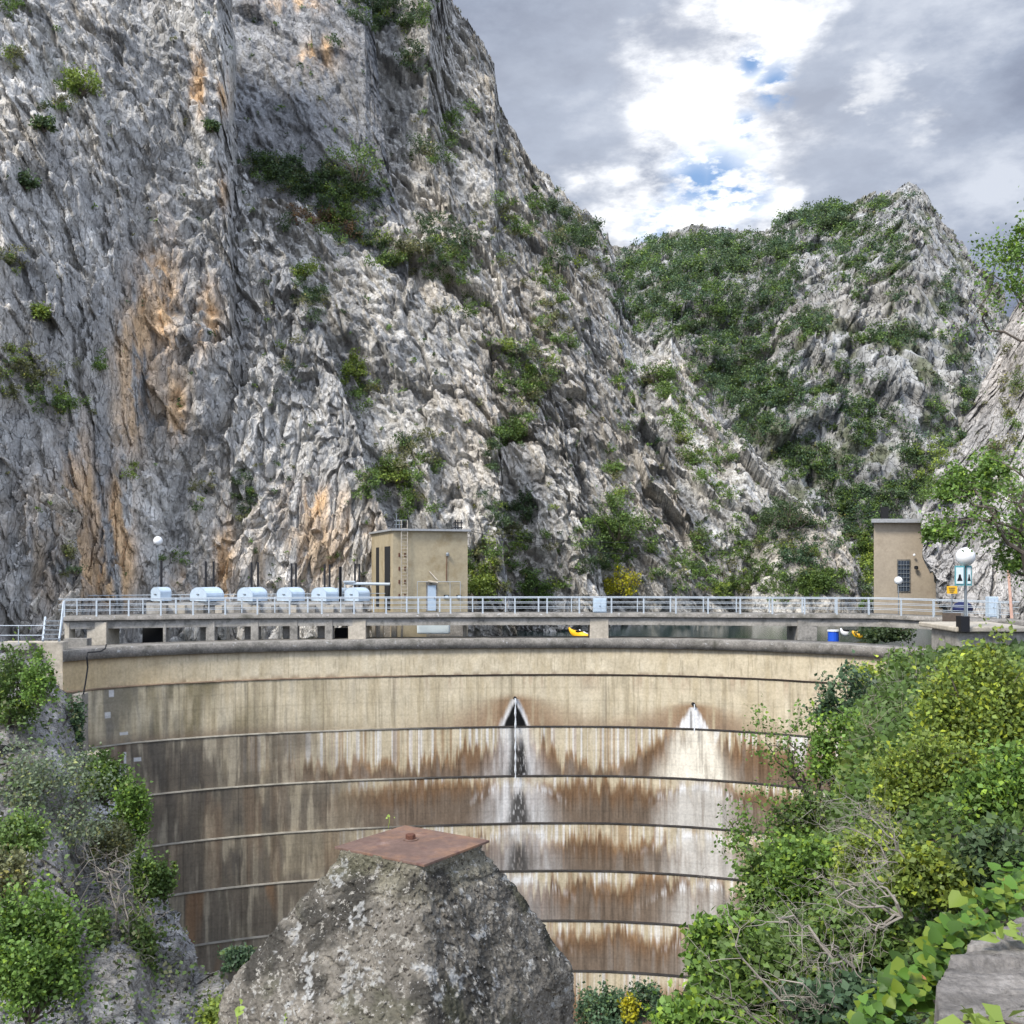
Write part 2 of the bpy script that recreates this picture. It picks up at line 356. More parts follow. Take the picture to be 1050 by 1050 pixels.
curtain('rock_massif', [(300, -110, 205), (440, -110, 205), (458, -20, 200), (466, 2, 198), (490, 38, 194), (507, 72, 190), (512, 108, 187), (530, 135, 184), (538, 160, 182), (552, 190, 176), (575, 228, 172), (590, 262, 168), (604, 300, 163), (622, 338, 158), (640, 380, 153), (660, 430, 148), (690, 490, 141), (722, 560, 133), (752, 620, 128), (765, 645, 127)],
        [(300, 128), (600, 118), (765, 124)], seed=31, tilt=-.45, amps=(8, 2.9, 1.35, .6), cells=(26, 8, 3, 1.1), bulge=8)
curtain('rock_massif', [(500, 100, 262), (545, 168, 260), (575, 196, 252), (600, 212, 246), (620, 238, 240), (630, 262, 232), (636, 300, 222), (652, 345, 210), (664, 352, 204), (684, 350, 200), (700, 372, 196), (722, 402, 190), (742, 432, 184), (760, 436, 180), (776, 462, 176), (792, 490, 172), (818, 520, 168), (850, 548, 162), (868, 572, 156), (884, 606, 150), (890, 640, 148)],
        [(500, 170), (700, 146), (890, 140)], seed=41, tilt=-.5, amps=(9, 3, 1.2, .45), cells=(28, 8, 3, 1.3), stretch=5.5, spiky=7, green=.08, bulge=8, base=(.52, .50, .455))
curtain('rock_crag', [(770, 560, 148), (800, 520, 149), (822, 520, 149), (842, 528, 147), (862, 545, 145), (874, 575, 142), (884, 612, 139), (886, 645, 138)],
        [(770, 134), (886, 134)], seed=47, tilt=-.3, amps=(4, 1.6, .8, .3), green=.4)
curtain('mountain', [(540, 300, 560), (600, 262, 560), (640, 268, 555), (662, 262, 550), (690, 248, 545), (712, 244, 540), (740, 246, 535), (768, 250, 530), (790, 244, 520), (805, 234, 510), (830, 230, 500), (860, 224, 490), (890, 216, 480), (912, 206, 470), (926, 198, 465), (940, 212, 460), (960, 240, 455), (985, 268, 450), (1003, 288, 440), (1016, 304, 435), (1030, 330, 425), (1040, 370, 410), (1060, 420, 395), (1120, 520, 370)],
        [(540, 250), (700, 215), (900, 200), (1120, 190)], seed=53, tilt=-.35, stretch=4.6, amps=(17, 5.5, 3.0, 1.3), cells=(75, 22, 8, 3), mat_='rock_far', green=.8, bulge=14, back=90, base=(.32, .315, .295), jag=4, step=1.5)
curtain('rock_crag', [(976, 634, 79), (968, 604, 79), (962, 578, 79), (954, 556, 79), (948, 535, 80), (956, 492, 82), (972, 462, 84), (992, 428, 86), (1008, 392, 88), (1026, 358, 90), (1040, 318, 92), (1062, 270, 95), (1140, 200, 100)],
        [(943, 77), (975, 76), (1140, 62)], footy=[(940, 662), (985, 662), (1140, 690)], seed=61, tilt=.45, amps=(3, 1.3, .6, .25), cells=(14, 5, 1.9, .8), base=(.43, .405, .37), bulge=1, latk=.6, side=1, fxmin=978)
curtain('rock_slab', [(-95, 350, 86), (-20, 372, 84), (18, 392, 83), (44, 412, 82), (66, 450, 81), (78, 492, 80), (74, 530, 79), (66, 570, 77), (58, 605, 77), (48, 640, 77), (44, 652, 77)],
        [(-95, 71), (80, 76)], footy=[(-95, 680), (80, 668)], seed=83, tilt=.42, amps=(2., 1.5, 1.1, .5), cells=(12, 4.2, 1.6, .6), stretch=5.5, base=(.48, .44, .375), bulge=1, jag=5, latk=.15, mat_='rock_slab')
# nearer banks below the dam
def bank_col(V, px, py, c):
    w = sm(.1, .5, fbm(V*np.array([.5, .5, .2]), 4, 91))[..., None]*sm(30, 60, px)[..., None]
    c = c*(1-w)+np.array([.52, .50, .47])*w
    g = sm(-.05, .3, fbm(V*.3, 4, 92))[..., None]*.5
    return c*(1-g)+np.array([.085, .08, .06])*g*(1+fbm(V*1.5, 3, 93))[..., None]
curtain('rock_bank', [(-90, 665, 58), (10, 668, 58), (40, 690, 58), (60, 702, 59), (76, 740, 59), (86, 782, 59), (120, 806, 57), (138, 830, 56), (146, 870, 54), (156, 905, 52), (176, 925, 50), (190, 950, 48), (204, 985, 46), (222, 995, 44), (250, 1020, 42), (290, 1080, 40), (330, 1140, 39)],
        [(-90, 26), (330, 30)], footy=[(-90, 1200), (330, 1230)], seed=71, tilt=.2, nrm=(0, -1, .1), amps=(1.6, .9, .5, .22), cells=(11, 3.5, 1.3, .5), stretch=2.8, mat_='rock_near', slabs=bank_col, base=(.27, .258, .236), prof=1., bulge=0, jag=5, back=12, latk=.6, step=1.6, ystep=1.6)
curtain('hillside', [(640, 1130, 19), (695, 1062, 20), (715, 985, 22), (770, 925, 25), (826, 880, 28), (856, 800, 34), (876, 730, 42), (905, 690, 50), (955, 668, 56), (1010, 660, 58), (1120, 655, 58)],
        [(640, 9), (850, 6.5), (1120, 4.)], footy=[(640, 1250), (1120, 1250)], seed=77, amps=(.8, .3, .1, .04), cells=(9, 3, 1, .4), mat_='soil', prof=1., bulge=0, jag=2, back=14, step=3, ystep=3, base=(.07, .06, .045))

# ------------------------------------------------------------------ ground and lake
def sheet(name, x0, x1, y0, y1, z, m, kind='structure'):
    o = MB().quadset([(x0, y0, z), (x1, y0, z), (x1, y1, z), (x0, y1, z)], [(0, 1, 2, 3)]).build(name, m); tag(o, kind=kind); return o
sheet('ground', -3000, 3000, -3000, 4000, CZ-36, M['soil'])
def arch_d(x): return np.interp(x, [20, 65, 100, 170, 250, 330, 400, 500, 580, 650, 750, 850, 900, 980], [62.5, 65.5, 67.7, 70.2, 72.3, 73.8, 74.7, 75.6, 75.9, 75.6, 74, 70.8, 68.6, 64])
def arch_s(x):
    return sum(arch_d(x+k) for k in (-40, -20, 0, 20, 40))/5
xs = np.linspace(40, 1000, 60); back_w = P(xs, HZ, arch_s(xs)+2.2); back_w[:, 2] = CZ-7.2
far_w = back_w.copy(); far_w[:, 0] = far_w[:, 0]*6; far_w[:, 1] = 420
tag(nmesh('water', np.stack([back_w, far_w]), gridF(2, 60), M['water']), kind='structure')

# ------------------------------------------------------------------ the dam
dam = empty('arch_dam', tuple(P(500, HZ, 75)+np.array([0, 0, -36.])), 'tall curved concrete arch dam with seven ledge lines and brown and white water stains', 'dam')
ZL = [-6.2, -8.2, -11.9, -15.4, -18.75, -22.1, -25.6, -29.1, -36]
tan_, cream, brown, gbrown, grey, dark, orng, white, olive = [np.array(c) for c in
    ((.46, .38, .245), (.60, .52, .37), (.165, .098, .052), (.165, .122, .085), (.215, .20, .175), (.065, .06, .053), (.33, .19, .085), (.78, .77, .74), (.20, .165, .085))]
def mixc(c, k, w): w = np.clip(w, 0, 1)[..., None]; return c*(1-w)+k*w
def dam_color(x, v, L):
    """x photo column at which that bit of wall stands, v 0..1 down the lift"""
    st = n2(x, v, .16, 1.1, 5+L, 4); fine = n2(x, v, .7, 1.6, 15+L, 3); big = n2(x, v, .02, 1.5, 25+L, 3); st2 = n2(x, v, .07, .7, 35+L, 4)
    c = np.broadcast_to(tan_, x.shape+(3,)).copy()
    c = mixc(c, cream, .45+.9*st); c = mixc(c, tan_*.62, sm(.12, .5, fine)*.55)
    if L == 0:
        c = mixc(c, np.array([.50, .36, .18]), sm(260, 80, x)*.6); c = mixc(c, brown, sm(.8, 1, v)*sm(0, .4, st)*.6); c = mixc(c, gbrown, sm(.3, .0, v)*.5)
        return c
    left = sm(430, 250, x)
    if L == 1:
        w = sm(-.35, .35, st2+.25*big)*sm(390, 150, x+80*big); c = mixc(c, olive*.85, w*.9); c = mixc(c, dark, sm(.2, .5, st)*left*.35)
        c = mixc(c, gbrown, left*sm(.75, 1.05, v)*.8); c = mixc(c, brown*1.6, sm(.1, .5, st)*sm(300, 500, x)*.5*sm(.5, 0, v))
        c = mixc(c, grey*1.3, sm(180, 90, x)*.5*sm(-.2, .3, st2))
    else:
        dl = {2: .42, 3: .20, 4: .40, 5: .22, 6: .30, 7: .3}[L]+(.10+.32*sm(-.3, .4, n1(x[0], .03, L+70, 2)))[None]*n1(x[0], .27, L+60, 4)[None]*1.6+.38*n1(x[0], .016, L+80, 3)[None]
        if L == 2: dl = dl+.35*np.exp(-((x-620)/40)**2)+.25*sm(500, 440, x)-.5*np.exp(-((x-711)/28)**2)
        dl = np.maximum(dl, .02)
        low = sm(-.13, .13, v-dl+.16*fine+.10*st)
        body = .86*mixc(np.broadcast_to(brown*1.15, c.shape).copy(), gbrown*1.15, sm(dl+.1, dl+.55, v+.3*st2) if L > 2 else sm(.5, 1.2, v+.2*st2))
        body = body*(1+.45*fine+.25*st)[..., None]; body = mixc(body, grey*1.2, sm(.15, .5, st)*.3)
        edge = np.exp(-((v-dl)/.10)**2)
        right = c.copy(); right = mixc(right, orng, edge*sm(-.3, .3, st)*.65); dr = sm(.05, .35, n1(x[0], .5, 400+L, 2))[None]*np.ones_like(v); right = mixc(right, white*.95, dr*sm(-.12, .1, dl-v)*.65); right = mixc(right, orng*.8, sm(.1, .35, n1(x[0], .37, 410+L, 2))[None]*sm(-.1, .1, dl-v)*.55)
        right = right*(1-low[..., None])+body*low[..., None]; right = mixc(right, orng, .5*edge*low*sm(-.1, .5, st2+.3))
        lf = np.broadcast_to(np.array([.185, .155, .115])*.85, c.shape).copy(); lf = mixc(lf, dark, sm(-.1, .4, st2)*.75)
        lf = mixc(lf, cream*.8, sm(.0, .45, st+.1*big)*(.55 if L < 4 else .45)); lf = mixc(lf, tan_*.8, sm(.0, .4, st2+.5*big)*(.7 if L == 2 else .4)*sm(120, 330, x))
        lf = mixc(lf, brown*1.5, sm(.0, .4, n2(x, v, .05, .5, 95+L, 3))*(.25 if L < 5 else .75)); lf = lf*(1+.25*fine)[..., None]
        lc = {2: 330, 3: 390, 4: 400, 5: 430, 6: 440, 7: 450}[L]
        k = sm(lc+45, lc-75, x+40*big)[..., None]; c = right*(1-k)+lf*k
    # stains round the two leaking outlets
    for x0, top, br in ((528, .47, 1), (711, .60, .9)):
        if L == 1:
            q = (v-top+.12)/(1-top+.12); w = np.exp(-((x-x0)/(10+75*np.clip(q, .0, 1)))**2)*sm(-.05, .25, q)*sm(-.5, .3, st+.25); c = mixc(c, brown*1.5, w*.95)
            c = mixc(c, gbrown*1.6, w*sm(.4, 1, q)*.5*(1 if x0 > 600 else .4))
            q = np.clip((v-top)/(1-top), 0, 1); half = 13*q+3.5*fine*q+1.5*st*q+1; ins = sm(half+4.5, half-.5, np.abs(x-x0))*(v > top)
            if x0 < 600:
                c = mixc(c, white, ins*.85); c = mixc(c, np.array([.006, .006, .006]), sm(half-.2, half-3., np.abs(x-x0)+1.8*fine)*(v > top))
            else: c = mixc(c, white, ins*(.9+.3*fine)); c = mixc(c, dark, np.exp(-((x-x0+2.5)/1.1)**2)*sm(top, top+.1, v)*.8)
        else:
            wd = {2: 28, 3: 34, 4: 38, 5: 36, 6: 30, 7: 22}[L]+(4 if x0 > 600 else 0)
            r = (x-x0-(3 if x0 > 600 else 0)-3*(L-2)+5*st)/(wd*((.5+.6*v) if L == 2 else (.75+.35*v))); g = np.exp(-np.abs(r)**3.2*1.1)
            arch = 1 if L <= 2 else sm(-.02, .10, v-(.08+.30*r*r))
            amt = {2: .8, 3: .68, 4: .56, 5: .36, 6: .2, 7: .1}[L]
            amt = amt*(1.3 if x0 > 600 else .85); pale = white*(.92 if L < 4 else .66) if x0 < 600 else (np.array([.80, .74, .60]) if L == 2 else np.array([.55, .52, .46]))
            c = mixc(c, pale, np.clip(g*amt*(1.1+.9*st+.4*fine)*(.35+.65*arch), 0, .95))
            if L >= 3: c = mixc(c, white, np.exp(-((v-(.14+.16*r*r+.1*fine))/.10)**2)*np.exp(-(r/1.3)**4)*sm(-.2, .4, fine+st)*.8)
            if x0 < 600 and L <= 5:
                core = sm(1.0, .3, np.abs(x-x0-4)/(4+13*v))*sm({2: .05, 3: .2, 4: .25, 5: .3}[L], {2: .5, 3: .5, 4: .6, 5: .8}[L], v+.25*fine)*sm(-.45, .25, n2(x, v, .9, 9, 500+L, 3)+.3)
                c = mixc(c, dark*.6, core*{2: 1., 3: .95, 4: .85, 5: .4}[L])
            if x0 < 600 and L == 2: c = mixc(c, dark, np.exp(-((x-x0+2)/2.5)**2)*.8)
            if x0 > 600: c = mixc(c, gbrown, np.exp(-((x-x0-8)/6)**2)*sm(-.1, .3, fine)*.5)
    if L == 2: c = mixc(c, white, np.exp(-((x-820)/5)**2)*sm(.9, .3, v)*.7)
    if L in (1, 2, 3):   # a few repaired patches at the left
        for bx, bv, bw, bh, bl in ((114, .1, 2.5, .06, 1), (110, .48, 3, .05, 1), (127, .83, 4, .03, 1), (128, .35, 1.2, .2, 2), (124, .55, 1.2, .2, 2), (141, .32, 4, .04, 2)):
            if bl == L: c = mixc(c, white*.8, ((np.abs(x-bx) < bw) & (np.abs(v-bv) < bh)).astype(float)*.8)
    # vertical board marks and day joints
    c = c*(1-.22*sm(.25, .45, n1(x[0], .21, 200, 1)))[..., None] if True else c
    for jx in (182, 240, 330, 620, 776, 860):
        c = c*(1-.35*np.exp(-((x-jx-L*1.5)/.6)**2))[..., None]
    for jv in (.25, .5, .75): c = c*(1-.12*np.exp(-((v-jv)/.012)**2))[..., None]
    return c
xs = np.arange(64.5, 985, .85)
for L in range(8):
    d = arch_s(xs)-.20*L; z0, z1 = ZL[L], ZL[L+1]; rows = int((z0-z1)/.062)
    v = np.linspace(0, 1, rows)[:, None]+xs[None]*0; X = xs[None]+v*0
    B = P(xs, HZ, d); V = np.repeat(B[None], rows, 0); V[..., 2] = CZ+z0+(z1-z0)*v
    V[..., 1] += .012*n1(xs, .6, 300+L, 2)[None]+.02*n2(X, v, .05, 3, 310+L, 3)
    nmesh('wall_lift', V, gridF(*V.shape[:2]), M['dam'], dam, dam_color(X, v, L), smooth=True)
    if L < 7:
        zt = z1; n = len(xs[::6]); xq = xs[::6]; dd = arch_s(xq)
        prof = [(-.20*L+.02, zt+.03), (-.20*(L+1)-.05, zt+.0), (-.20*(L+1)-.05, zt-.06), (-.20*(L+1)+.02, zt-.075)]
        V = np.stack([np.stack([P(xq, HZ, dd+o)[:, 0], dd+o, CZ+z+.012*n1(xq, .2, 5, 3)], -1) for o, z in prof])
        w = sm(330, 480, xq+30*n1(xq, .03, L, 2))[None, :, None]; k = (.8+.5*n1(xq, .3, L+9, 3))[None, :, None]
        col = (np.array([.33, .30, .24])*(1-w)+np.array([.045, .04, .035])*w)*k  # overhang shadow painted into the colour of the middle and right ledges
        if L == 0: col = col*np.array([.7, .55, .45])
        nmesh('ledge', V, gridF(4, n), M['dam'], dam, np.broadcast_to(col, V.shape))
xq = xs[::5]; dd = arch_s(xq)
prof = [(.4, -6.3), (-.26, -6.28), (-.265, -5.615), (-.25, -5.6), (2.3, -5.6), (2.3, -9)]
jg = .03*n1(xq, .5, 77, 4)
V = np.stack([np.stack([P(xq, HZ, dd+o)[:, 0], dd+o+jg, CZ+z+jg*.8], -1) for o, z in prof])
nmesh('coping', V, gridF(len(prof), len(xq)), M['conc_dark'], dam)
# outlets: two short pipes in lift one
for x0, y0 in ((528, 716), (711, 722)):
    p = P(x0, y0, arch_s(x0)-.36); MB().tube([p+np.array([0, .5, 0]), p+np.array([0, -.12, 0])], [.12, .12], 10).build('outlet_pipe', M['black'], dam)
def jet(x0, ys, w, label):
    d0 = arch_s(x0)-.5; rr = empty('water_jet', tuple(P(x0, ys[-1], d0)), label, 'falling water')
    pts = [P(x0+.12*math.sin(i*1.3), y, d0-.1-.5*(i/len(ys))) for i, y in enumerate(ys)]
    MB().tube(pts, [w*(1+.5*math.sin(i*2.1)) for i in range(len(ys))], 5).build('stream', M['jet'], rr)
jet(528.5, np.linspace(716, 798, 22), .055, 'thin white stream falling from the black dam outlet near the centre')
jet(712, np.linspace(722, 752, 9), .03, 'short white trickle from the right-hand dam outlet above the cream stain')
# black hose down the dam
m = MB(); m.tube([P(109, 661, 66.6), P(108, 665, 66.4), P(103, 668, 66.1), P(90, 669, 65.6), P(89, 674, 65.4), P(90, 684, 65.6), P(88, 698, 65.4), P(85.5, 712, 65.3)], .05, 6)
tag(m.build('hose', M['cable']), 'black hose hanging over the dam crest at its left end', 'hose')

# ------------------------------------------------------------------ abutment, steps, left rail
ab = empty('abutment_wall', tuple(P(40, 720, 61)), 'pale concrete abutment block below the steel steps', 'wall')
def pbox(mb, x0, x1, y0, y1, d0, d1, xb=None):
    """box whose front face spans photo pixels x0..x1, y0..y1 at distance d0, going back to d1"""
    a, b = P(x0, y0, d0), P(x1, y1, d0)
    return mb.box(((a[0]+b[0])/2, (d0+d1)/2, (a[2]+b[2])/2), (b[0]-a[0], d1-d0, a[2]-b[2]))
pbox(MB(), 2, 64.8, 658, 742, 65.6, 66.4).build('block', M['conc_light'], ab, bevel=.06)
pbox(MB(), -60, 30, 660, 667, 64.6, 66).build('cap_slab', M['conc'], ab, bevel=.05)
pbox(MB(), 59, 65.2, 690, 742, 65.45, 65.6).build('rib', M['conc_light'], ab)
wb = empty('buttress_pier', tuple(P(82, 776, 64)), 'narrow weathered concrete pier at the left end of the second dam lift', 'pier')
pbox(MB(), 74, 84, 712, 776, 65.3, 66.3).build('shaft', M['conc'], wb, bevel=.04)
pbox(MB(), 72, 104, 773, 778, 64.6, 66).build('footing', M['conc_light'], wb, bevel=.04)
stp = empty('steel_steps', tuple(P(53, 658, 64)), 'short flight of grey steel steps up to the walkway', 'steps')
for xa, xb_ in ((44, 46.5), (60.5, 64)):
    MB().tube([P(xa, 657, 63), P(xb_, 633, 66)], .07, 6).build('stringer', M['white'], stp)
for i in range(5):
    y = 655-i*4.6; t = i/5; MB().box(tuple((P(45+t*2, y, 63+3*t)+P(61+t*2.5, y, 63+3*t))/2), (16/F*64, .28, .05)).build('tread', M['steel'], stp)
MB().tube([P(60.5, 657, 62.9), P(65, 617, 66)], .05, 6).build('handrail', M['white'], stp)
lr = empty('guard_rail', tuple(P(20, 660, 61)), 'thin grey two-bar rail on the abutment left of the steps', 'railing')
for y in (641.5, 651.5): MB().tube([P(-40, y, 61), P(45, y, 61)], .028, 5).build('rail', M['white'], lr)
for x in (-30, 19): MB().tube([P(x, 641.5, 61), P(x, 660, 61)], .03, 5).build('post', M['white'], lr)

# ------------------------------------------------------------------ footbridge
DZ = -3.8
def deck_d(x): return np.interp(x, [40, 60, 250, 450, 650, 900, 980, 1045, 1100], [70.6, 71, 74.3, 75.6, 76, 74, 69.5, 66, 63.5])
def swept(name, m, x0, x1, prof, parent, dfun=deck_d, n=70, bevel=0):
    xq = np.linspace(x0, x1, n); dd = dfun(xq); R = []
    for o, z in prof+[prof[0]]: R.append(np.stack([(xq-525)/F*(dd+o), dd+o, CZ+z+0*xq], -1))
    V = np.stack(R); o = nmesh(name, V, gridF(len(prof)+1, n), m, parent); return o
br = empty('footbridge', tuple(P(500, 657, 77)), 'long concrete walkway on piers above the dam crest', 'footbridge')
swept('deck', M['conc_dark'], 64, 1046, [(-.2, DZ-.26), (-.2, DZ), (2.3, DZ), (2.3, DZ-.26)], br)
swept('edge_beam', M['conc'], 65, 985, [(.05, DZ-.85), (.05, DZ-.262), (.5, DZ-.262), (.5, DZ-.85)], br)
swept('edge_beam', M['conc'], 65, 985, [(1.7, DZ-.85), (1.7, DZ-.262), (2.15, DZ-.262), (2.15, DZ-.85)], br)
for x0, x1, w in ((66, 71, 1), (89, 109, 2.4), (167, 170, .6), (211, 220, .8), (257, 265, .8), (297, 305, .8), (333, 341, .8), (357, 375, 2.2), (605, 624, 2), (818, 838, 3)):
    d0 = float(deck_d((x0+x1)/2)); d0 = max(d0, arch_s((x0+x1)/2)-.1)+.02
    zt, zb = DZ-.4, -5.9
    a = P(x0, HZ, d0); b = P(x1, HZ, d0)
    MB().box(((a[0]+b[0])/2, d0+w/2, CZ+(zt+zb)/2), (b[0]-a[0], w, zt-zb)).build('pier', M['conc'] if w < 1 or x0 > 800 else M['conc_light'], br, bevel=.03)
    if w == .8:
        MB().box(((a[0]+b[0])/2-.75, d0+1.5, CZ+(zt+zb)/2), (b[0]-a[0], .6, zt-zb)).build('pier', M['conc'], br, bevel=.03)
pbox(MB(), 65, 89, 655, 667, 69.2, 70).build('sill_wall', M['conc'], br)
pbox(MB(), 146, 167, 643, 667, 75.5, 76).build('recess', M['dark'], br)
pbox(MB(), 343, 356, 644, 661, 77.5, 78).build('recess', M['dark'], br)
# railings: posts lean a little, three bars
def railing(off, xa, xb, zb, label, step, r=.026, x_ph=0, gap=()):
    g = empty('railing', tuple(P(xa, 632, float(deck_d(xa)+off))), label, 'railing', None)
    def at(x, h): d = float(deck_d(x)+off); return np.array([(x-525)/F*d, d, CZ+zb+h])
    q = np.linspace(xa, xb, 40)
    for nm, h, rr in (('top_rail', 1.12, .036), ('middle_rail', .75, .02), ('lower_rail', .38, .02)):
        MB().tube([at(x, h) for x in q], rr, 6).build(nm, M['white'], g)
    x = xa+x_ph
    while x <= xb+.1:
        MB().box(tuple((at(x, 0)+at(x, 1.12))/2), (.075 if int(x) % 3 else .11, .06, 1.12)).build('post', M['white'], g); x += step
    return g
railing(-.1, 66, 1040, DZ, 'grey white three-bar railing along the near edge of the walkway', 33.0)
railing(2.2, 60, 1045, DZ, 'grey white three-bar railing along the far edge of the walkway', 33.8, x_ph=19)

# ------------------------------------------------------------------ gate platform, hoist hoods
pf = empty('gate_platform', tuple(P(270, 650, 79)), 'grey concrete strip wall carrying the pale blue hoods', 'platform')
swept('strip_wall', M['conc'], 150, 372, [(4, -4.5), (4, -3.15), (7.4, -3.15), (7.4, -4.5)], pf)
for i in range(11):
    x = 168+i*19; p = P(x, 627, float(deck_d(x))+3.7); MB().box(tuple(p), (.5, .5, .9)).build('bracket', M['conc_light'] if i % 2 else M['conc_dark'], pf)
gr_ = empty('guard_rail', tuple(P(300, 616, 80)), 'thin white rail running behind the pale blue hoods', 'railing')
MB().tube([P(60, 611, 79), P(230, 609.5, 81), P(395, 608.5, 82)], .03, 5).build('rail', M['white'], gr_)
for x in (120, 185, 236, 278, 315): MB().tube([P(x, 609.8, 80.5), P(x, 620, 80.5)], .03, 5).build('post', M['white'], gr_)
def hood(x, w, y0, d, label, ang=-.72, L=1.5):
    c = P(x, y0, d); g = empty('gate_hood', tuple(c), label, 'machine hood', 'pale blue hoods over the sluice gates')
    W = w/F*d; L = .60*W; R = .46*W; H = 1.02
    pr = [(-R, 0)]+[(-R*math.cos(t), H-.62*R*.9+.62*R*.9*math.sin(t)) for t in np.linspace(0.02, math.pi-.02, 12)]+[(R, 0)]
    ca, sa = math.cos(ang), math.sin(ang)
    def T(u, l, z): return (c[0]+u*ca-l*sa*1.0, c[1]+u*sa*1.0+l*ca, c[2]+z)
    m = MB(); n = len(pr)
    m.quadset([T(u, -L/2, z) for u, z in pr]+[T(u, L/2, z) for u, z in pr], [tuple(range(n))[::-1], tuple(range(n, 2*n))]+[(i, i+1, n+i+1, n+i) for i in range(n-1)]+[(n-1, 0, n, 2*n-1)])
    m.build('casing', M['blue'], g)
    k = MB(); pr2 = [(u*1.03, z*1.02) for u, z in pr]
    for l0, l1 in ((-L/2-.01, -L/2+.06), (L/2-.05, L/2+.02)):
        k.quadset([T(u, l0, z) for u, z in pr2]+[T(u, l1, z) for u, z in pr2], [(i, i+1, n+i+1, n+i) for i in range(n-1)])
    k.build('rim', M['blue'], g)
    MB().box(T(0, -L/2-.05, .5), (.3, .05, .06), ang).build('handle', M['steel'], g)
    MB().box((c[0], c[1]+.1, c[2]-.35), (W*.5, 1, .7)).build('plinth', M['conc_dark'], g)
    return g
HL = [(165, 20, 78, 'tall narrow pale blue hood, first from the left end of the walkway'), (212, 33, 78.3, 'second pale blue barrel hood from the left'),
      (258.5, 29, 78.8, 'third pale blue barrel hood from the left, with a dark handle'), (298, 27, 79.2, 'fourth pale blue barrel hood from the left'),
      (333, 26, 79.6, 'fifth pale blue barrel hood, left of the small half-hidden one'), (350, 16, 82.5, 'small pale blue hood half hidden between two larger hoods'),
      (366, 24, 80, 'pale blue barrel hood nearest to the gatehouse wall')]
for x, w, d, lb in HL:
    hood(x, w, 616, d, lb, ang=-.72)
GP = [(165.5, None, 574, 600, 'single black steel bar standing behind the first blue hood'), (211, 219, 575, 602, 'pair of black steel bars behind the second blue hood'),
      (258, 264.5, 577, 602, 'pair of black steel bars behind the third blue hood'), (299, 303.5, 579, 603, 'pair of black steel bars behind the fourth blue hood'),
      (333, 338, 581, 604, 'pair of black steel bars behind the fifth blue hood'), (348.5, 349.5, 586, 604, 'thin black steel bar left of the raised pipe'), (364, 368.5, 580, 604, 'pair of black steel bars beside the raised pipe')]
for a, b, y0, y1, lb in GP:
    g = empty('lifting_bar', tuple(P(a, 617, 81)), lb, 'steel bars', 'black gate bars behind the hoods')
    for x in (a, b):
        if x: MB().box(tuple((P(x, y0, 81)+P(x, 618, 81))/2), (.14, .12, 42/F*81)).build('bar', M['black'], g)
ph = empty('pipe_bridge', tuple(P(368, 616, 82)), 'raised pale pipe on a small frame left of the gatehouse', 'pipe')
MB().tube([P(354, 598.2, 81), P(400, 599, 80.6)], .11, 8).build('pipe', M['white'], ph)
for x in (353.5, 363): MB().tube([P(x, 596, 81), P(x, 616, 81)], .05, 5).build('leg', M['white'], ph)
MB().box(tuple(P(358.5, 596.3, 81)), (.9, .5, .12)).build('bracket', M['white'], ph)

# ------------------------------------------------------------------ gatehouse
gh = empty('gatehouse', tuple(P(430, 657, 82)), 'ochre plastered gatehouse with a blue door and wall ladder on the dam', 'building')
A = P(403, HZ, 79.5); B = P(479.5, HZ, 82.0); D_ = P(381, HZ, 90.); 
A[2] = B[2] = D_[2] = CZ; C_ = B+(D_-A)
zt = 2.28; zb = -7.2
def up(p, z): q = np.array(p, float); q[2] = CZ+z; return q
MB().hexa([up(A, zb), up(B, zb), up(C_, zb), up(D_, zb)], [up(A, zt), up(B, zt), up(C_, zt), up(D_, zt)]).build('wall', M['plaster'], gh)
ctr = (A+B+C_+D_)/4
def out(p, k): return p+(p-ctr)/np.linalg.norm(p-ctr)*k
MB().hexa([up(out(q, .38), zt+.003) for q in (A, B, C_, D_)], [up(out(q, .38), zt+.16) for q in (A, B, C_, D_)]).build('roof', M['roofing'], gh)
eu = norm(B-A); en = np.array([eu[1], -eu[0], 0]); el = norm(D_-A); eln = np.array([el[1], -el[0], 0]); 
if eln[0] > 0: eln = -eln
def onfront(x, y, off):   # point on the front wall under pixel column x
    t = (x-403)/76.5; q = A+(B-A)*t*1.0; dd = q[1]; 
    for _ in range(3):
        t = t+((x-525)/F*dd-q[0])/(B[0]-A[0]); q = A+(B-A)*t; dd = q[1]
    q = q+en*off; q[2] = CZ+(HZ-y)/F*dd; return q
def wallbox(mb, x0, x1, y0, y1, th, off=0):
    a = onfront(x0, y0, off); b = onfront(x1, y1, off); a2 = a.copy(); a2[2] = b[2]; b2 = b.copy(); b2[2] = a[2]
    lo = [a2+en*th, b+en*th, b, a2]; hi = [a+en*th, b2+en*th, b2, a]; return mb.hexa(lo, hi)
dr = wallbox(MB(), 438.2, 446.8, 600, 626, .06, -.02).build('door', M['blue'], gh); wallbox(MB(), 444.7, 445.5, 612.5, 614, .05, .045).build('handle', M['black'], dr)
m = MB()
for x0, x1 in ((436.8, 438.2), (446.8, 448.0)): wallbox(m, x0, x1, 597, 627, .05)
wallbox(m, 438.2, 446.8, 597, 600, .10); m.build('door_frame', M['conc_dark'], gh)
lad = MB()
for x in (410.5, 416.8): lad.tube([onfront(x, 533.5, .25), onfront(x, 630, .25)], .035, 5)
for i in range(26): y = 542+i*3.45; lad.tube([onfront(410.5, y, .25), onfront(416.8, y, .25)], .02, 4)
lad.build('ladder', M['conc_light'], gh)
for x in (408.6, 414.5): 
    for y in (569, 583, 596.5, 611): wallbox(MB(), x, x+1.3, y-2, y+2, .05).build('bracket', M['rustd'], gh)
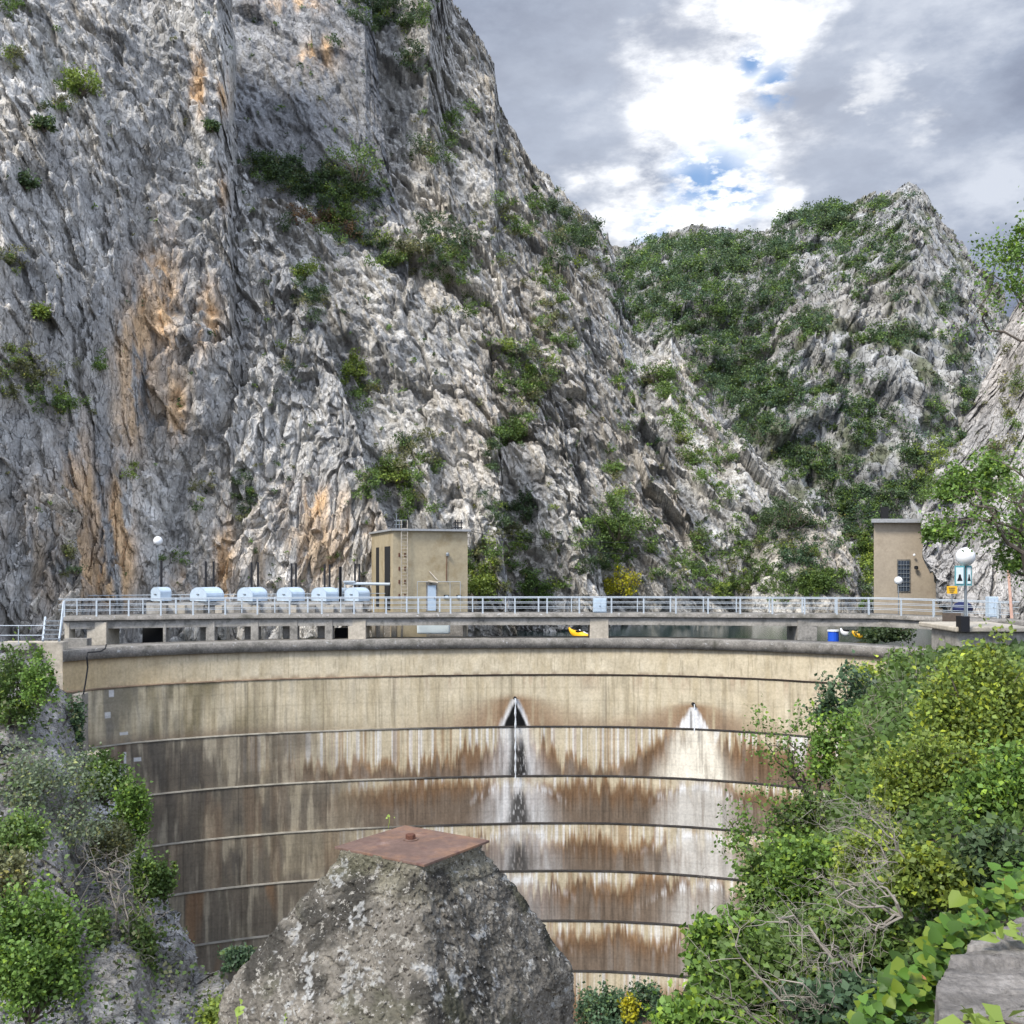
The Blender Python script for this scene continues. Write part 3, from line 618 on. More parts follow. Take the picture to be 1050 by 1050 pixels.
m = MB()
for x in (427.5, 461, 471.5): m.tube([onfront(x, 596.5, .1), onfront(x, 630, .1)], .018, 4)
m.tube([onfront(427.5, 596.5, .1), onfront(471.5, 596.5, .1)], .02, 4); m.build('conduit', M['white'], gh)
m = MB(); m.tube([onfront(458, 569, .06), onfront(457.5, 596, .06)], .03, 4); m.build('wall_cable', M['rustd'], gh)
MB().lathe(onfront(458.2, 568, .15), [(.03, -.2), (.13, -.15), (.14, .0), (.06, .12)], 8).build('wall_lamp', M['steel'], gh)
m = MB(); m.tube([onfront(440, 586, .05), onfront(446, 595, .6)], .05, 4); m.tube([onfront(439, 596, .1), onfront(447, 597.5, .5)], .09, 5); m.build('door_lamp', M['conc_light'], gh)
for x0, x1 in ((455.2, 459.8), (468, 472.5)): f = wallbox(MB(), x0, x1, 610, 613.5, .1).build('meter_box', M['black'], gh); wallbox(MB(), x0+.8, x1-.8, 610.8, 612.7, .03, .1).build('face', M['panel'], f)
# tall slots in the left side
def onleft(x, z, off):
    t = 0.5
    for _ in range(30):
        q = A+(D_-A)*t; xx = 525+q[0]/q[1]*F; t += (xx-x)/22*.9
    q = A+(D_-A)*t+eln*off; q[2] = CZ+z; return q
for x0, x1, z0, z1 in ((386, 388.8, 1.1, -3.8), (394.8, 400.2, 1.12, -3.8)):
    lo = [onleft(x1, z1, .04), onleft(x1, z1, -.1), onleft(x0, z1, -.1), onleft(x0, z1, .04)]; hi = [onleft(x1, z0, .04), onleft(x1, z0, -.1), onleft(x0, z0, -.1), onleft(x0, z0, .04)]
    MB().hexa(lo[::-1], hi[::-1]).build('window', M['dark'], gh)
m = MB()
for x in (410.5, 416.8): m.tube([onfront(x, 533.5, .25), onfront(x-3, 533, -.3), onfront(x-3, 543, -.6)], .03, 5)
m.build('ladder_hoop', M['steel'], gh)
an = MB()
for x, y in ((406.5, 527), (409.5, 533)): an.tube([P(x, 543.5, 80.2), P(x, y, 80.2)], .035, 5)
for y in (534, 538): an.tube([P(404.5, y, 80.2), P(413, y, 80.2)], .03, 5)
an.build('antenna', M['steel'], gh)
an = MB()
for x in (467, 469.5, 473): an.tube([P(x, 546, 84), P(x, 533, 84)], .05, 5)
for y in (536, 541): an.tube([P(465, y, 84), P(474.5, y, 84)], .05, 5)
an.build('vent_frame', M['black'], gh)
pbox(MB(), 427.5, 461, 638, 650, 79.0, 79.8).build('lower_panel', M['panel'], gh, bevel=.1)
for x0, x1 in ((381, 384.5), (390, 392.5), (401, 406.5), (411, 412.5), (474.5, 478.5)): pbox(MB(), x0, x1, 636, 658, 78.4, 79).build('column', M['conc_light'], gh)
pbox(MB(), 383, 479, 636, 660, 80.6, 81).build('undercroft', M['conc_dark'], gh)

# ------------------------------------------------------------------ right-hand house
rh = empty('valve_house', tuple(P(925, 640, 84)), 'beige valve house with a tall barred window beside the right crag', 'building')
def plan(x0, x1, d0, d1, z0, z1, x0b, x1b):
    q = [P(x0, HZ, d0), P(x1, HZ, d0), P(x1b, HZ, d1), P(x0b, HZ, d1)]; lo = [up(p, z0) for p in q]; hi = [up(p, z1) for p in q]; return MB().hexa(lo, hi)
plan(896, 985, 83, 90, -4.3, 3.0, 897.5, 990).build('wall', M['plaster2'], rh)
plan(893.5, 988, 82.4, 90.6, 3.003, 3.3, 895, 993).build('roof', M['roofing'], rh)
wf = pbox(MB(), 920, 933.5, 573.5, 607, 82.93, 83.05).build('window', M['conc_dark'], rh)
pbox(MB(), 921, 932.5, 575, 606, 82.90, 82.93).build('pane', M['glass'], wf)
m = MB()
for i in range(1, 4): m.tube([P(921+i*2.9, 575, 82.85), P(921+i*2.9, 606, 82.85)], .02, 4)
for i in range(1, 7): m.tube([P(921, 575+i*4.4, 82.85), P(932.5, 575+i*4.4, 82.85)], .03, 4)
m.build('bars', M['steel'], wf)
MB().lathe(P(939.5, 582, 82.7), [(.05, -.15), (.16, -.1), (.16, .1), (.05, .15)], 8).build('wall_lamp', M['black'], rh)
MB().lathe(P(937.5, 569, 82.7), [(.03, -.1), (.1, -.05), (.1, .05), (.03, .1)], 8).build('wall_lamp', M['globe'], rh)
m = MB().box(tuple(P(907, 526, 86)), (.5, .5, 1.)); m.build('chimney', M['dark'], rh)

# ------------------------------------------------------------------ lamps
def lamp(x, yb, yt, d, r, label, dark=False, fat=.06):
    g = empty('street_lamp', tuple(P(x, yb, d)), label, 'street lamp', 'globe lamps on the dam')
    MB().tube([P(x, yb, d), P(x, yt, d)], [fat, fat*.8], 8).build('pole', M['steel'] if not dark else M['black'], g)
    c = P(x, yt-r/d*F*.75, d); 
    MB().lathe(c, [(r*math.sin(t)+.002, -r*math.cos(t)) for t in np.linspace(.05, math.pi-.05, 16)], 20).build('globe', M['globe'], g, smooth=True)
    MB().lathe(P(x, yt, d), [(fat, -.1), (r*.45, .02), (r*.5, .1)], 12).build('collar', M['steel'], g)
    return g
lamp(162, 615, 558, 79, .34, 'globe lamp on a thin pole above the first blue hood', fat=.035)
MB().box(tuple(P(165.8, 578, 79)), (.01, .01, .01))
lamp(921.3, 640, 598.5, 78, .30, 'small globe lamp in front of the barred window of the valve house', fat=.045)
bl = lamp(990, 648, 578, 52, .46, 'large globe lamp with hanging signs at the right end of the walkway', fat=.085)
pbox(MB(), 985.5, 994.5, 632, 648, 51.9, 52.5).build('base_sleeve', M['black'], bl)
sg = empty('info_sign', tuple(P(987, 600, 52)), 'double teal-framed white sign hung on the large globe lamp pole', 'sign')
def signp(x0, x1, y0, y1, d):
    f = pbox(MB(), x0, x1, y0, y1, d, d+.08).build('frame', M['teal'], sg); return f
for x0, x1, dd in ((979.5, 989, 51.8), (991, 996.5, 51.9)):
    f = signp(x0, x1, 580, 600.5, dd); pbox(MB(), x0+1, x1-1, 581.8, 598.6, dd-.03, dd-.004).build('panel', M['panel'], f)
    xm = (x0+x1)/2; s = (x1-x0)/9.5; q = MB()
    def tri(pts): 
        a = [P(u, v, dd-.034) for u, v in pts]; b = [P(u, v, dd-.028) for u, v in pts]; n = len(pts)
        q.quadset(a+b, [tuple(range(n)), tuple(range(n, 2*n))[::-1]]+[(i, (i+1) % n, n+(i+1) % n, n+i) for i in range(n)])
    tri([(xm-1.0*s, 589), (xm+1.0*s, 589), (xm+1.3*s, 591.5), (xm-1.3*s, 591.5)]); tri([(xm-1.3*s, 591.5), (xm+1.3*s, 591.5), (xm+2.9*s, 595.8), (xm-2.9*s, 595.8)])
    q.build('pictogram', M['black'], f)
ys_ = empty('warning_sign', tuple(P(976, 606, 60)), 'small yellow sign with dark lettering left of the large lamp pole', 'sign')
f = pbox(MB(), 971.2, 981.6, 601, 608.7, 60, 60.06).build('plate', M['yellow'], ys_)
for y, xa, xb in ((603, 973, 979.5), (605, 973.5, 979), (607, 974, 978)): pbox(MB(), xa, xb, y-.4, y+.3, 59.97, 59.995).build('lettering', M['brown'], f)
MB().tube([P(976, 608.5, 60.1), P(976, 640, 60.1)], .04, 5).build('post', M['steel'], ys_)
bp = empty('notice_board', tuple(P(976, 640, 58)), 'plain dark brown board fixed outside the railing', 'board')
pbox(MB(), 967, 985.5, 628.5, 640, 58, 58.12).build('board', M['brown'], bp, bevel=.02)
pbox(MB(), 969, 971, 640, 655, 58.1, 58.25).build('leg', M['conc'], bp); pbox(MB(), 980, 982, 640, 655, 58.1, 58.25).build('leg', M['conc'], bp)
def cabinet(x0, x1, y0, y1, d, label):
    g = empty('cabinet', tuple(P((x0+x1)/2, y1, d)), label, 'electric cabinet'); pbox(MB(), x0, x1, y0, y1, d, d+.6).build('case', M['blue'], g, bevel=.03)
    xm = x0+(x1-x0)*.55; dr = pbox(MB(), x0+.8, xm, y0+1.4, y1-1.2, d-.03, d-.003).build('door', M['blue'], g); pbox(MB(), xm-1.2, xm-.6, (y0+y1)/2, (y0+y1)/2+1.4, d-.07, d-.033).build('handle', M['steel'], dr)
    pbox(MB(), xm+.5, x1-.8, y0+1.4, y1-1.2, d-.03, d-.003).build('door', M['blue'], g)
cabinet(608.5, 622, 613.5, 628, 76.4, 'pale blue cabinet on the middle of the walkway')
cabinet(1014.5, 1024, 612, 633, 68.5, 'pale blue cabinet behind the railing right of the large lamp')
pp = empty('painted_post', tuple(P(1036, 634, 60)), 'salmon coloured slanting post near the right edge', 'post')
MB().tube([P(1037.5, 634, 60), P(1034, 584, 60)], [.09, .08], 7).build('shaft', M['salmon'], pp); MB().tube([P(1033, 584, 60), P(1050, 581, 60)], .07, 6).build('arm', M['conc_light'], pp)
nt_ = empty('tarpaulin_bundle', tuple(P(987, 628, 71)), 'dark navy bundle behind the railing by the lamp pole', 'bundle')
m = MB().lathe(P(987, 628, 72), [(.1, 0), (.62, .02), (.68, .3), (.5, .62), (.15, .75)], 14); m.build('cover', M['navy'], nt_, smooth=True)
# retaining wall under the lamp
rw = empty('retaining_wall', tuple(P(1010, 660, 54)), 'low rough stone wall under the large globe lamp', 'wall')
pbox(MB(), 982, 1055, 648, 676, 52.6, 56).build('stonework', M['conc'], rw, bevel=.12); pbox(MB(), 980, 1058, 643, 648.2, 52.2, 57).build('cap', M['conc_light'], rw, bevel=.06)
pbox(MB(), 985, 1052, 636, 643, 58, 60).build('backing', M['conc_dark'], rw, bevel=.1)

# ------------------------------------------------------------------ boats seen under the deck
def kayak(x0, y0, x1, y1, d, col, label, w=.35, name='kayak', d1=None):
    a = P(x0, y0, d); b = P(x1, y1, d1 or d); g = empty(name, tuple((a+b)/2), label, name)
    ts = np.linspace(0, 1, 15); pts = [a+(b-a)*t+np.array([0, 0, .35*(2*t-1)**4]) for t in ts]
    MB().tube(pts, [max(.03, w*math.sin(math.pi*min(max(t, .02), .98))**.6) for t in ts], 10).build('hull', M[col], g, smooth=True)
    MB().lathe((a+b)/2+np.array([0, 0, w*.75]), [(.3, 0), (.34, .1), (.2, .11)], 12).build('cockpit', M['black'], g)
kayak(583.5, 648, 605, 654.5, 88, 'kyellow', 'yellow kayak lying at the water edge seen under the walkway', d1=86)
kayak(594, 649.5, 612, 650.5, 92, 'kwhite', 'white kayak behind the yellow kayak under the walkway', w=.22)
kayak(874, 651, 893, 651, 95, 'kyellow', 'yellow kayak right of the blue stack under the walkway', w=.4)
kayak(862, 648, 872, 650.5, 96, 'kwhite', 'small white boat beside the blue stack under the walkway', w=.3)
tg = empty('blue_drum', tuple(P(855, 662, 88)), 'bright blue plastic drum under the walkway', 'drum')
MB().lathe(P(854.5, 664, 88), [(.4, 0), (.45, .1), (.45, 1.3), (.36, 1.35)], 14).build('body', M['kblue'], tg, smooth=False); MB().lathe(P(854.5, 664, 88), [(.38, 1.352), (.5, 1.36), (.5, 1.48), (.3, 1.5)], 14).build('lid', M['kwhite'], tg)

# ------------------------------------------------------------------ cables across the gorge
def cable(pts, sag, label, r=.02):
    a, b = pts; q = [a+(b-a)*t+np.array([0, 0, -sag*4*t*(1-t)]) for t in np.linspace(0, 1, 24)]
    tag(MB().tube(q, r, 4).build('cable', M['cable']), label, 'cable')
cable((P(484, 545, 83), P(907, 524, 86)), 2.6, 'black cable sagging from the gatehouse roof to the valve house')
cable((P(484, 543, 84), P(907, 522, 86)), 1.8, 'upper thin cable strung between the two roofs')

# ------------------------------------------------------------------ vegetation
GREEN = dict(g=(.115, .18, .042), d=(.07, .108, .042), y=(.185, .245, .045), o=(.155, .16, .07), p=(.17, .21, .12), b=(.125, .21, .04), yy=(.36, .34, .02), r=(.16, .10, .05), bg=(.075, .125, .06))
DIA = (np.array([(0, 0), (.42, .45), (0, 1.15), (-.42, .45)]), [(0, 1, 2, 3)])
HEART = (np.array([(0, 0), (.30, -.14), (.62, .12), (.46, .62), (0, 1.1), (-.46, .62), (-.62, .12), (-.30, -.14)]), [(0, 1, 2, 3), (0, 3, 4, 4), (0, 4, 5, 5), (0, 5, 6, 7)])
def leaves(C, size, seed, shape=DIA, up=.35, face=None, colors=None):
    """one small folded blade per centre; returns vertices, faces, colours"""
    r = np.random.default_rng(seed); n = len(C); tp = shape[0]; k = len(tp)
    nz = norm(r.normal(size=(n, 3))+np.array([0, -.25, up*2])); 
    if face is not None: nz = norm(nz*.6+np.asarray(face))
    t = norm(np.cross(nz, r.normal(size=(n, 3)))); b = np.cross(nz, t)
    s = np.broadcast_to(size, (n,))*r.uniform(.5, 1.45, n)
    V = C[:, None]+s[:, None, None]*(tp[None, :, :1]*b[:, None]+tp[None, :, 1:]*t[:, None]+(np.abs(tp[None, :, :1])*.28)*nz[:, None])
    base = np.arange(n)*k; Fa = np.concatenate([base[:, None]+np.array(f)[None] for f in shape[1]], 0)
    col = np.repeat(colors[:, None], k, 1)
    return V.reshape(-1, 3), Fa, col.reshape(-1, 3)
def cloud(center, rad, nclump, nleaf, seed, spread=.22, shell=.55, hemi=-.4):
    """leaf centres in uneven clumps through an ellipsoid"""
    r = np.random.default_rng(seed); u = norm(r.normal(size=(nclump, 3))); u[:, 2] = np.maximum(u[:, 2], hemi)
    q = u*(1+.38*vnoise(u*1.9+seed % 97, 5)+.2*vnoise(u*4.1+seed % 89, 6))[:, None]*(shell+(1.05-shell)*r.random((nclump, 1))**.6)*r.uniform(.75, 1.12, (nclump, 1))
    cc = np.asarray(center)+q*np.asarray(rad)
    idx = r.integers(0, nclump, nclump*nleaf); g = r.normal(size=(len(idx), 3))*spread*np.asarray(rad)*r.uniform(.6, 1.3, (nclump, 1))[idx]
    return cc[idx]+g, idx, cc
def leafcol(base, idx, n, seed, var=.28, yel=.12):
    r = np.random.default_rng(seed+5); nc = idx.max()+1
    cl = r.uniform(1-var, 1+var*1.1, nc)[idx]*r.uniform(.75, 1.3, n); c = np.asarray(base)[None]*cl[:, None]
    y = (r.random(n) < yel)[:, None]; c = np.where(y, c*np.array([1.75, 1.5, .9]), c)
    return c
def branches(m, root, dirs, L, r0, depth_, rg, droop=0):
    """recursive limbs into MB m"""
    for dvec in dirs:
        n = 5; pts = [np.array(root, float)]; d = norm(np.array(dvec, float))
        for i in range(n):
            d = norm(d+rg.normal(size=3)*.16+np.array([0, 0, -droop])); pts.append(pts[-1]+d*L/n)
        m.tube(pts, np.linspace(r0, r0*.4, n+1), 5)
        if depth_ > 0:
            for k in range(3):
                i = rg.integers(2, n+1); branches(m, pts[i], [d+rg.normal(size=3)*.6], L*rg.uniform(.45, .75), r0*.5, depth_-1, rg, droop)
def wob_(a, b, r2):
    t = np.linspace(0, 1, 7)[:, None]; return a+(b-a)*t+np.sin(np.pi*t)*r2.normal(size=3)*np.linalg.norm(b-a)*.15
def shrub(x, y, rx, ry, col, label, d=None, leaf=.08, nclump=30, nleaf=60, seed=0, name='shrub', cat='shrub', group=None, stems=True, shape=DIA, ryd=None, yel=.12, spread=.22, hemi=-.4, shell=.55, var=.28):
    """crown centred on pixel x,y with pixel radii rx,ry"""
    if d is None: d = float(depth(np.array([x]), np.array([y]))[0]); d = d if d < 1e8 else 120.; d -= rx/F*d*.45
    c = P(x, y, d); R = np.array([rx/F*d, (ryd or rx)/F*d, ry/F*d])
    g = empty(name, tuple(c-np.array([0, 0, R[2]])), label, cat, group)
    C, idx, cc = cloud(c, R, nclump, nleaf, seed, spread, hemi=hemi, shell=shell)
    r2 = np.random.default_rng(seed+31); sp_ = []; ms = MB(); ns = 22 if rx > 20 else 8      # young shoots that stick out of the crown
    for k in range(ns):
        u = norm(r2.normal(size=3)+np.array([0, -.2, .7])); a = c+u*R*.75; b = c+u*R*r2.uniform(1.12, 1.5)+r2.normal(size=3)*R*.08; ln = wob_(a, b, r2)
        ms.tube(ln, np.linspace(leaf*.09, leaf*.03, len(ln)), 4)
        for q in ln[1:]: sp_.append(q+r2.normal(size=(5, 3))*leaf*.75)
    sp_ = np.concatenate(sp_); C = np.concatenate([C, sp_]); idx = np.concatenate([idx, np.full(len(sp_), idx.max()+1)])
    V, Fa, K = leaves(C, leaf, seed, shape, colors=leafcol(GREEN[col], idx, len(C), seed, yel=yel, var=var))
    nmesh('foliage' if name != 'tree' else 'crown', V, Fa, M['leaf'], g, K)
    if stems:
        m = MB(); rt = c-np.array([0, 0, R[2]*1.05])
        for q in cc[::max(1, len(cc)//14)]: mid = (rt+q)/2+np.random.default_rng(seed).normal(size=3)*R*.12; m.tube([rt, mid, q], [R[0]*.03+.006, R[0]*.02+.004, .004+R[0]*.005], 5)
        nb = len(m.v); m.v += ms.v; m.f += [tuple(i+nb for i in f) for f in ms.f]
        m.build('stems' if name != 'tree' else 'trunk', M['bark'], g)
    return g

# scrub scattered over the cliffs: x, y, rx, ry, count, colour
SCRUB = [(85, 92, 16, 14, 10, 'g'), (60, 110, 20, 10, 8, 'o'), (12, 8, 12, 14, 12, 'g'), (25, 385, 42, 26, 60, 'o'), (62, 415, 30, 12, 26, 'g'), (8, 270, 12, 14, 12, 'o'), (20, 60, 18, 12, 8, 'o'),
    (300, 180, 26, 18, 60, 'd'), (345, 200, 34, 28, 90, 'd'), (330, 225, 30, 18, 30, 'r'), (385, 245, 18, 10, 14, 'd'), (270, 168, 18, 10, 20, 'd'), (400, 12, 38, 22, 80, 'd'), (425, 60, 12, 16, 16, 'd'), (350, 215, 26, 26, 30, 'g'),
    (452, 250, 28, 26, 50, 'd'), (430, 262, 24, 14, 24, 'o'), (465, 275, 18, 16, 20, 'g'), (395, 265, 16, 8, 12, 'g'), (308, 285, 10, 18, 14, 'y'), (318, 305, 16, 14, 24, 'd'), (362, 382, 10, 18, 12, 'y'), (372, 405, 10, 12, 10, 'g'),
    (412, 485, 26, 14, 36, 'g'), (425, 460, 26, 14, 24, 'o'), (378, 498, 12, 18, 14, 'g'), (418, 515, 16, 12, 16, 'g'), (515, 358, 12, 8, 10, 'y'), (540, 385, 24, 22, 40, 'g'), (575, 350, 20, 12, 12, 'g'), (525, 442, 18, 14, 26, 'g'), (503, 470, 7, 18, 12, 'd'),
    (555, 400, 20, 18, 20, 'o'), (510, 525, 22, 12, 18, 'd'), (630, 490, 9, 24, 16, 'g'), (628, 545, 24, 28, 80, 'g'), (612, 570, 16, 22, 26, 'd'), (505, 575, 28, 18, 36, 'g'), (495, 600, 20, 14, 28, 'y'), (550, 600, 26, 14, 36, 'g'), (525, 550, 20, 20, 16, 'o'),
    (720, 570, 18, 24, 30, 'g'), (800, 530, 22, 14, 40, 'd'), (770, 560, 24, 30, 40, 'g'), (820, 565, 26, 24, 50, 'bg'), (830, 598, 40, 14, 80, 'g'), (760, 600, 30, 14, 30, 'g'), (700, 590, 30, 14, 20, 'g'), (575, 215, 22, 20, 24, 'd'), (585, 260, 26, 30, 30, 'd'), (600, 240, 16, 14, 20, 'd'),
    (540, 210, 20, 20, 12, 'g'), (520, 240, 26, 40, 20, 'o'), (560, 290, 30, 40, 20, 'g'), (480, 310, 22, 20, 16, 'g'), (560, 330, 26, 30, 16, 'o'), (640, 400, 16, 40, 14, 'g'), (680, 400, 14, 30, 26, 'g'), (700, 450, 16, 30, 24, 'g'), (730, 480, 20, 30, 26, 'g'), (890, 590, 9, 30, 40, 'y'), (885, 560, 12, 20, 30, 'g'),
    (870, 530, 20, 20, 40, 'bg'), (250, 500, 12, 26, 20, 'd'), (205, 510, 14, 12, 8, 'o'), (70, 575, 8, 14, 8, 'o'), (180, 568, 12, 6, 8, 'g'), (130, 485, 10, 6, 4, 'y'), (105, 378, 10, 10, 8, 'g'), (205, 165, 10, 8, 3, 'g'), (285, 360, 16, 16, 6, 'o'), (500, 30, 10, 20, 6, 'g'), (460, 130, 30, 60, 16, 'g'), (1020, 470, 20, 40, 20, 'o'), (1035, 400, 14, 40, 20, 'o'), (1040, 520, 14, 60, 14, 'g'), (560, 560, 40, 30, 14, 'o'), (660, 560, 30, 40, 12, 'g'), (960, 470, 16, 16, 20, 'y'), (950, 500, 10, 16, 20, 'g')]
def scatter(name, items, label, leaf, n, radpx, seed, kind='stuff'):
    r = np.random.default_rng(seed); Vs = []; Fs = []; Ks = []; off = 0
    for x, y, c, sc in items:
        d = float(depth(np.array([x]), np.array([y]))[0])
        if d > 1e8: continue
        R = radpx*sc/F*d*np.array([1, 1, .8]); c0 = P(x, y, d)+np.array([0, -R[0]*.35, R[2]*.1])
        k = max(3, int(7*sc)); C, idx, cc = cloud(c0, R, k, max(4, int(n*sc*sc/k)), int(r.integers(1e9)), .3, .3)
        V, Fa, K = leaves(C, leaf/F*d, int(r.integers(1e9)), colors=leafcol(GREEN[c], idx, len(C), int(r.integers(1e9)), var=.35, yel=.08))
        Vs.append(V); Fs.append(Fa+off); Ks.append(K); off += len(V)
    o = nmesh(name, np.concatenate(Vs), np.concatenate(Fs), M['leaf'], None, np.concatenate(Ks)); return tag(o, label, None, None, kind)
items = []
for x, y, rx, ry, n, c in SCRUB:
    for _ in range(int(n*.8)):
        a = rng.normal(size=2)*.55; cc = c if rng.random() < .7 else rng.choice(['g', 'd', 'o', 'y'])
        items.append((x+a[0]*rx, y+a[1]*ry, cc, rng.uniform(.5, 1.25)))
for _ in range(620):
    x = rng.uniform(0, 900); y = rng.uniform(0, 610)
    if x < 250 and rng.random() < .75: continue
    items.append((x, y, rng.choice(['g', 'o', 'd']), rng.uniform(.2, .55)))
scatter('cliff_scrub', items, 'green and olive scrub growing in the clefts of the grey cliffs', 1.55, 210, 8., 5)
# woods on the far mountain
WOODS = [(800, 222, 30, 8, 50), (850, 212, 30, 8, 60), (690, 252, 30, 8, 50), (730, 248, 30, 8, 50), (900, 260, 40, 20, 40), (860, 250, 40, 26, 60), (660, 268, 16, 8, 30), (700, 285, 55, 34, 220), (750, 262, 60, 20, 140), (640, 285, 18, 24, 60), (760, 330, 40, 42, 180), (735, 380, 30, 30, 110), (775, 385, 40, 30, 130), (720, 330, 40, 40, 120), (800, 290, 26, 36, 80), (850, 225, 40, 14, 70), (800, 255, 22, 20, 60),
         (830, 330, 24, 20, 50), (900, 345, 34, 10, 50), (940, 345, 24, 10, 24), (800, 410, 40, 20, 80), (780, 440, 26, 20, 60), (820, 470, 26, 24, 80), (880, 420, 20, 16, 50), (885, 445, 16, 16, 30), (915, 430, 14, 20, 20), (840, 400, 40, 14, 40), (865, 380, 30, 12, 30), (880, 290, 30, 30, 24), (920, 280, 30, 30, 24), (915, 240, 30, 16, 24), (905, 210, 16, 8, 20), (970, 300, 14, 30, 20), (985, 360, 16, 30, 20), (930, 500, 24, 20, 50), (870, 510, 34, 18, 90), (900, 530, 20, 24, 60), (850, 480, 30, 20, 60), (960, 420, 16, 30, 24), (990, 400, 10, 20, 20), (940, 465, 20, 16, 40), (975, 450, 16, 20, 24), (660, 320, 20, 24, 50), (760, 410, 24, 20, 40), (690, 330, 24, 24, 40)]
items = []
for x, y, rx, ry, n in WOODS:
    for _ in range(int(n*1.0)):
        a = rng.normal(size=2)*.62; items.append((x+a[0]*rx*.8, y+a[1]*ry*.8, rng.choice(['d', 'd', 'g', 'bg']), rng.uniform(.45, 1.2)))
for _ in range(220): items.append((rng.uniform(640, 1010), rng.uniform(210, 520), rng.choice(['d', 'g', 'o']), rng.uniform(.25, .6)))
scatter('woodland', items, 'dark green woods covering the gullies of the far mountain', 1.5, 130, 6.8, 8)

# single plants that stand out on the cliffs
GS = 'bushes standing out on the cliffs'
for i, (x, y, rx, ry, c, nm, lb) in enumerate([
    (84, 84, 16, 13, 'y', 'shrub', 'bright green bush high on the left cliff, above the grey slabs'), (46, 128, 9, 7, 'd', 'shrub', 'small dark bush on the left cliff just below the bright green bush'),
    (27, 187, 10, 8, 'd', 'shrub', 'small dark green bush near the left edge, halfway up the left cliff'), (41, 321, 9, 5, 'y', 'shrub', 'small yellow-green cushion bush above the olive patch of the left cliff'),
    (218, 130, 6, 5, 'd', 'shrub', 'tiny dark bush beside the upper orange streak'), (365, 172, 26, 18, 'g', 'shrub', 'wide mid-green bush in the gully under the dark slab'), (300, 172, 24, 14, 'd', 'shrub', 'dark spreading bush at the left end of the green gully'),
    (437, 155, 20, 12, 'd', 'shrub', 'dark green bush behind the crest of the pale buttress'), (468, 254, 14, 24, 'd', 'conifer', 'dark pointed conifer on the pale middle buttress'),
    (524, 443, 16, 11, 'g', 'shrub', 'round green bush in the cleft above the gatehouse, right of its roof'), (408, 486, 22, 10, 'y', 'shrub', 'bright green bush on the rock above the gatehouse roof'),
    (540, 524, 9, 19, 'd', 'conifer', 'small dark conifer on the slope right of the gatehouse'), (632, 534, 24, 22, 'g', 'tree', 'green tree on the slope above the blue cabinet'),
    (636, 600, 19, 15, 'yy', 'tree', 'yellow-leaved tree just behind the railing by the blue cabinet'), (492, 603, 17, 13, 'y', 'shrub', 'yellow-green bush against the right wall of the gatehouse'),
    (811, 528, 24, 16, 'd', 'tree', 'dark rounded tree on the small crag left of the valve house'), (571, 236, 8, 12, 'd', 'conifer', 'dark pointed conifer near the skyline of the main ridge'),
    (738, 606, 11, 8, 'y', 'shrub', 'small yellow bush behind the railing at the foot of the ridge'), (363, 378, 8, 14, 'y', 'shrub', 'narrow yellow-green bush in the cleft left of the middle buttress'),
    (165, 600, 1, 1, 'g', None, '')]):
    if nm is None: continue
    g = shrub(x, y, rx, ry, c, lb, leaf=.20, nclump=34 if rx > 12 else 18, nleaf=34, seed=500+i, name=nm, cat='conifer' if nm == 'conifer' else ('tree' if nm == 'tree' else 'shrub'), yel=.06, spread=.2)

# right hillside undergrowth
def hillfill(name, n, region, label, cols, leafpx, seed, lift=.5, shape=DIA, dmul=1.0):
    r = np.random.default_rng(seed); x = r.uniform(region[0], region[1], n); y = r.uniform(region[2], region[3], n); d = depth(x, y)
    ok = d < 75; x, y, d = x[ok], y[ok], d[ok]; hump = fbm(np.stack([x*.018, y*.022, x*0+seed], -1), 4, seed)
    C = P(x, y, d*dmul-.02*d-np.maximum(hump+.3, 0)*lift*d*.05-r.random(len(x))*.04*d)
    t = fbm(np.stack([x*.02, y*.028, x*0+3], -1), 4, seed+3)+.35*r.normal(size=len(x))*.5
    pal = np.array([GREEN[c] for c in cols]); k = np.clip(((t+.55)/1.1*len(cols)).astype(int), 0, len(cols)-1)
    K = .78*pal[k]*r.uniform(.6, 1.35, (len(x), 1))
    V, Fa, K = leaves(C, leafpx*C[:, 1]/F, seed, shape, up=.5, colors=K)
    return tag(nmesh(name, V, Fa, M['leaf'], None, K), label, None, None, 'stuff')
hillfill('undergrowth', 80000, (680, 1060, 640, 1130), 'tangled green undergrowth covering the bank right of the dam', ['g', 'g', 'b', 'b', 'y'], 6.0, 21)
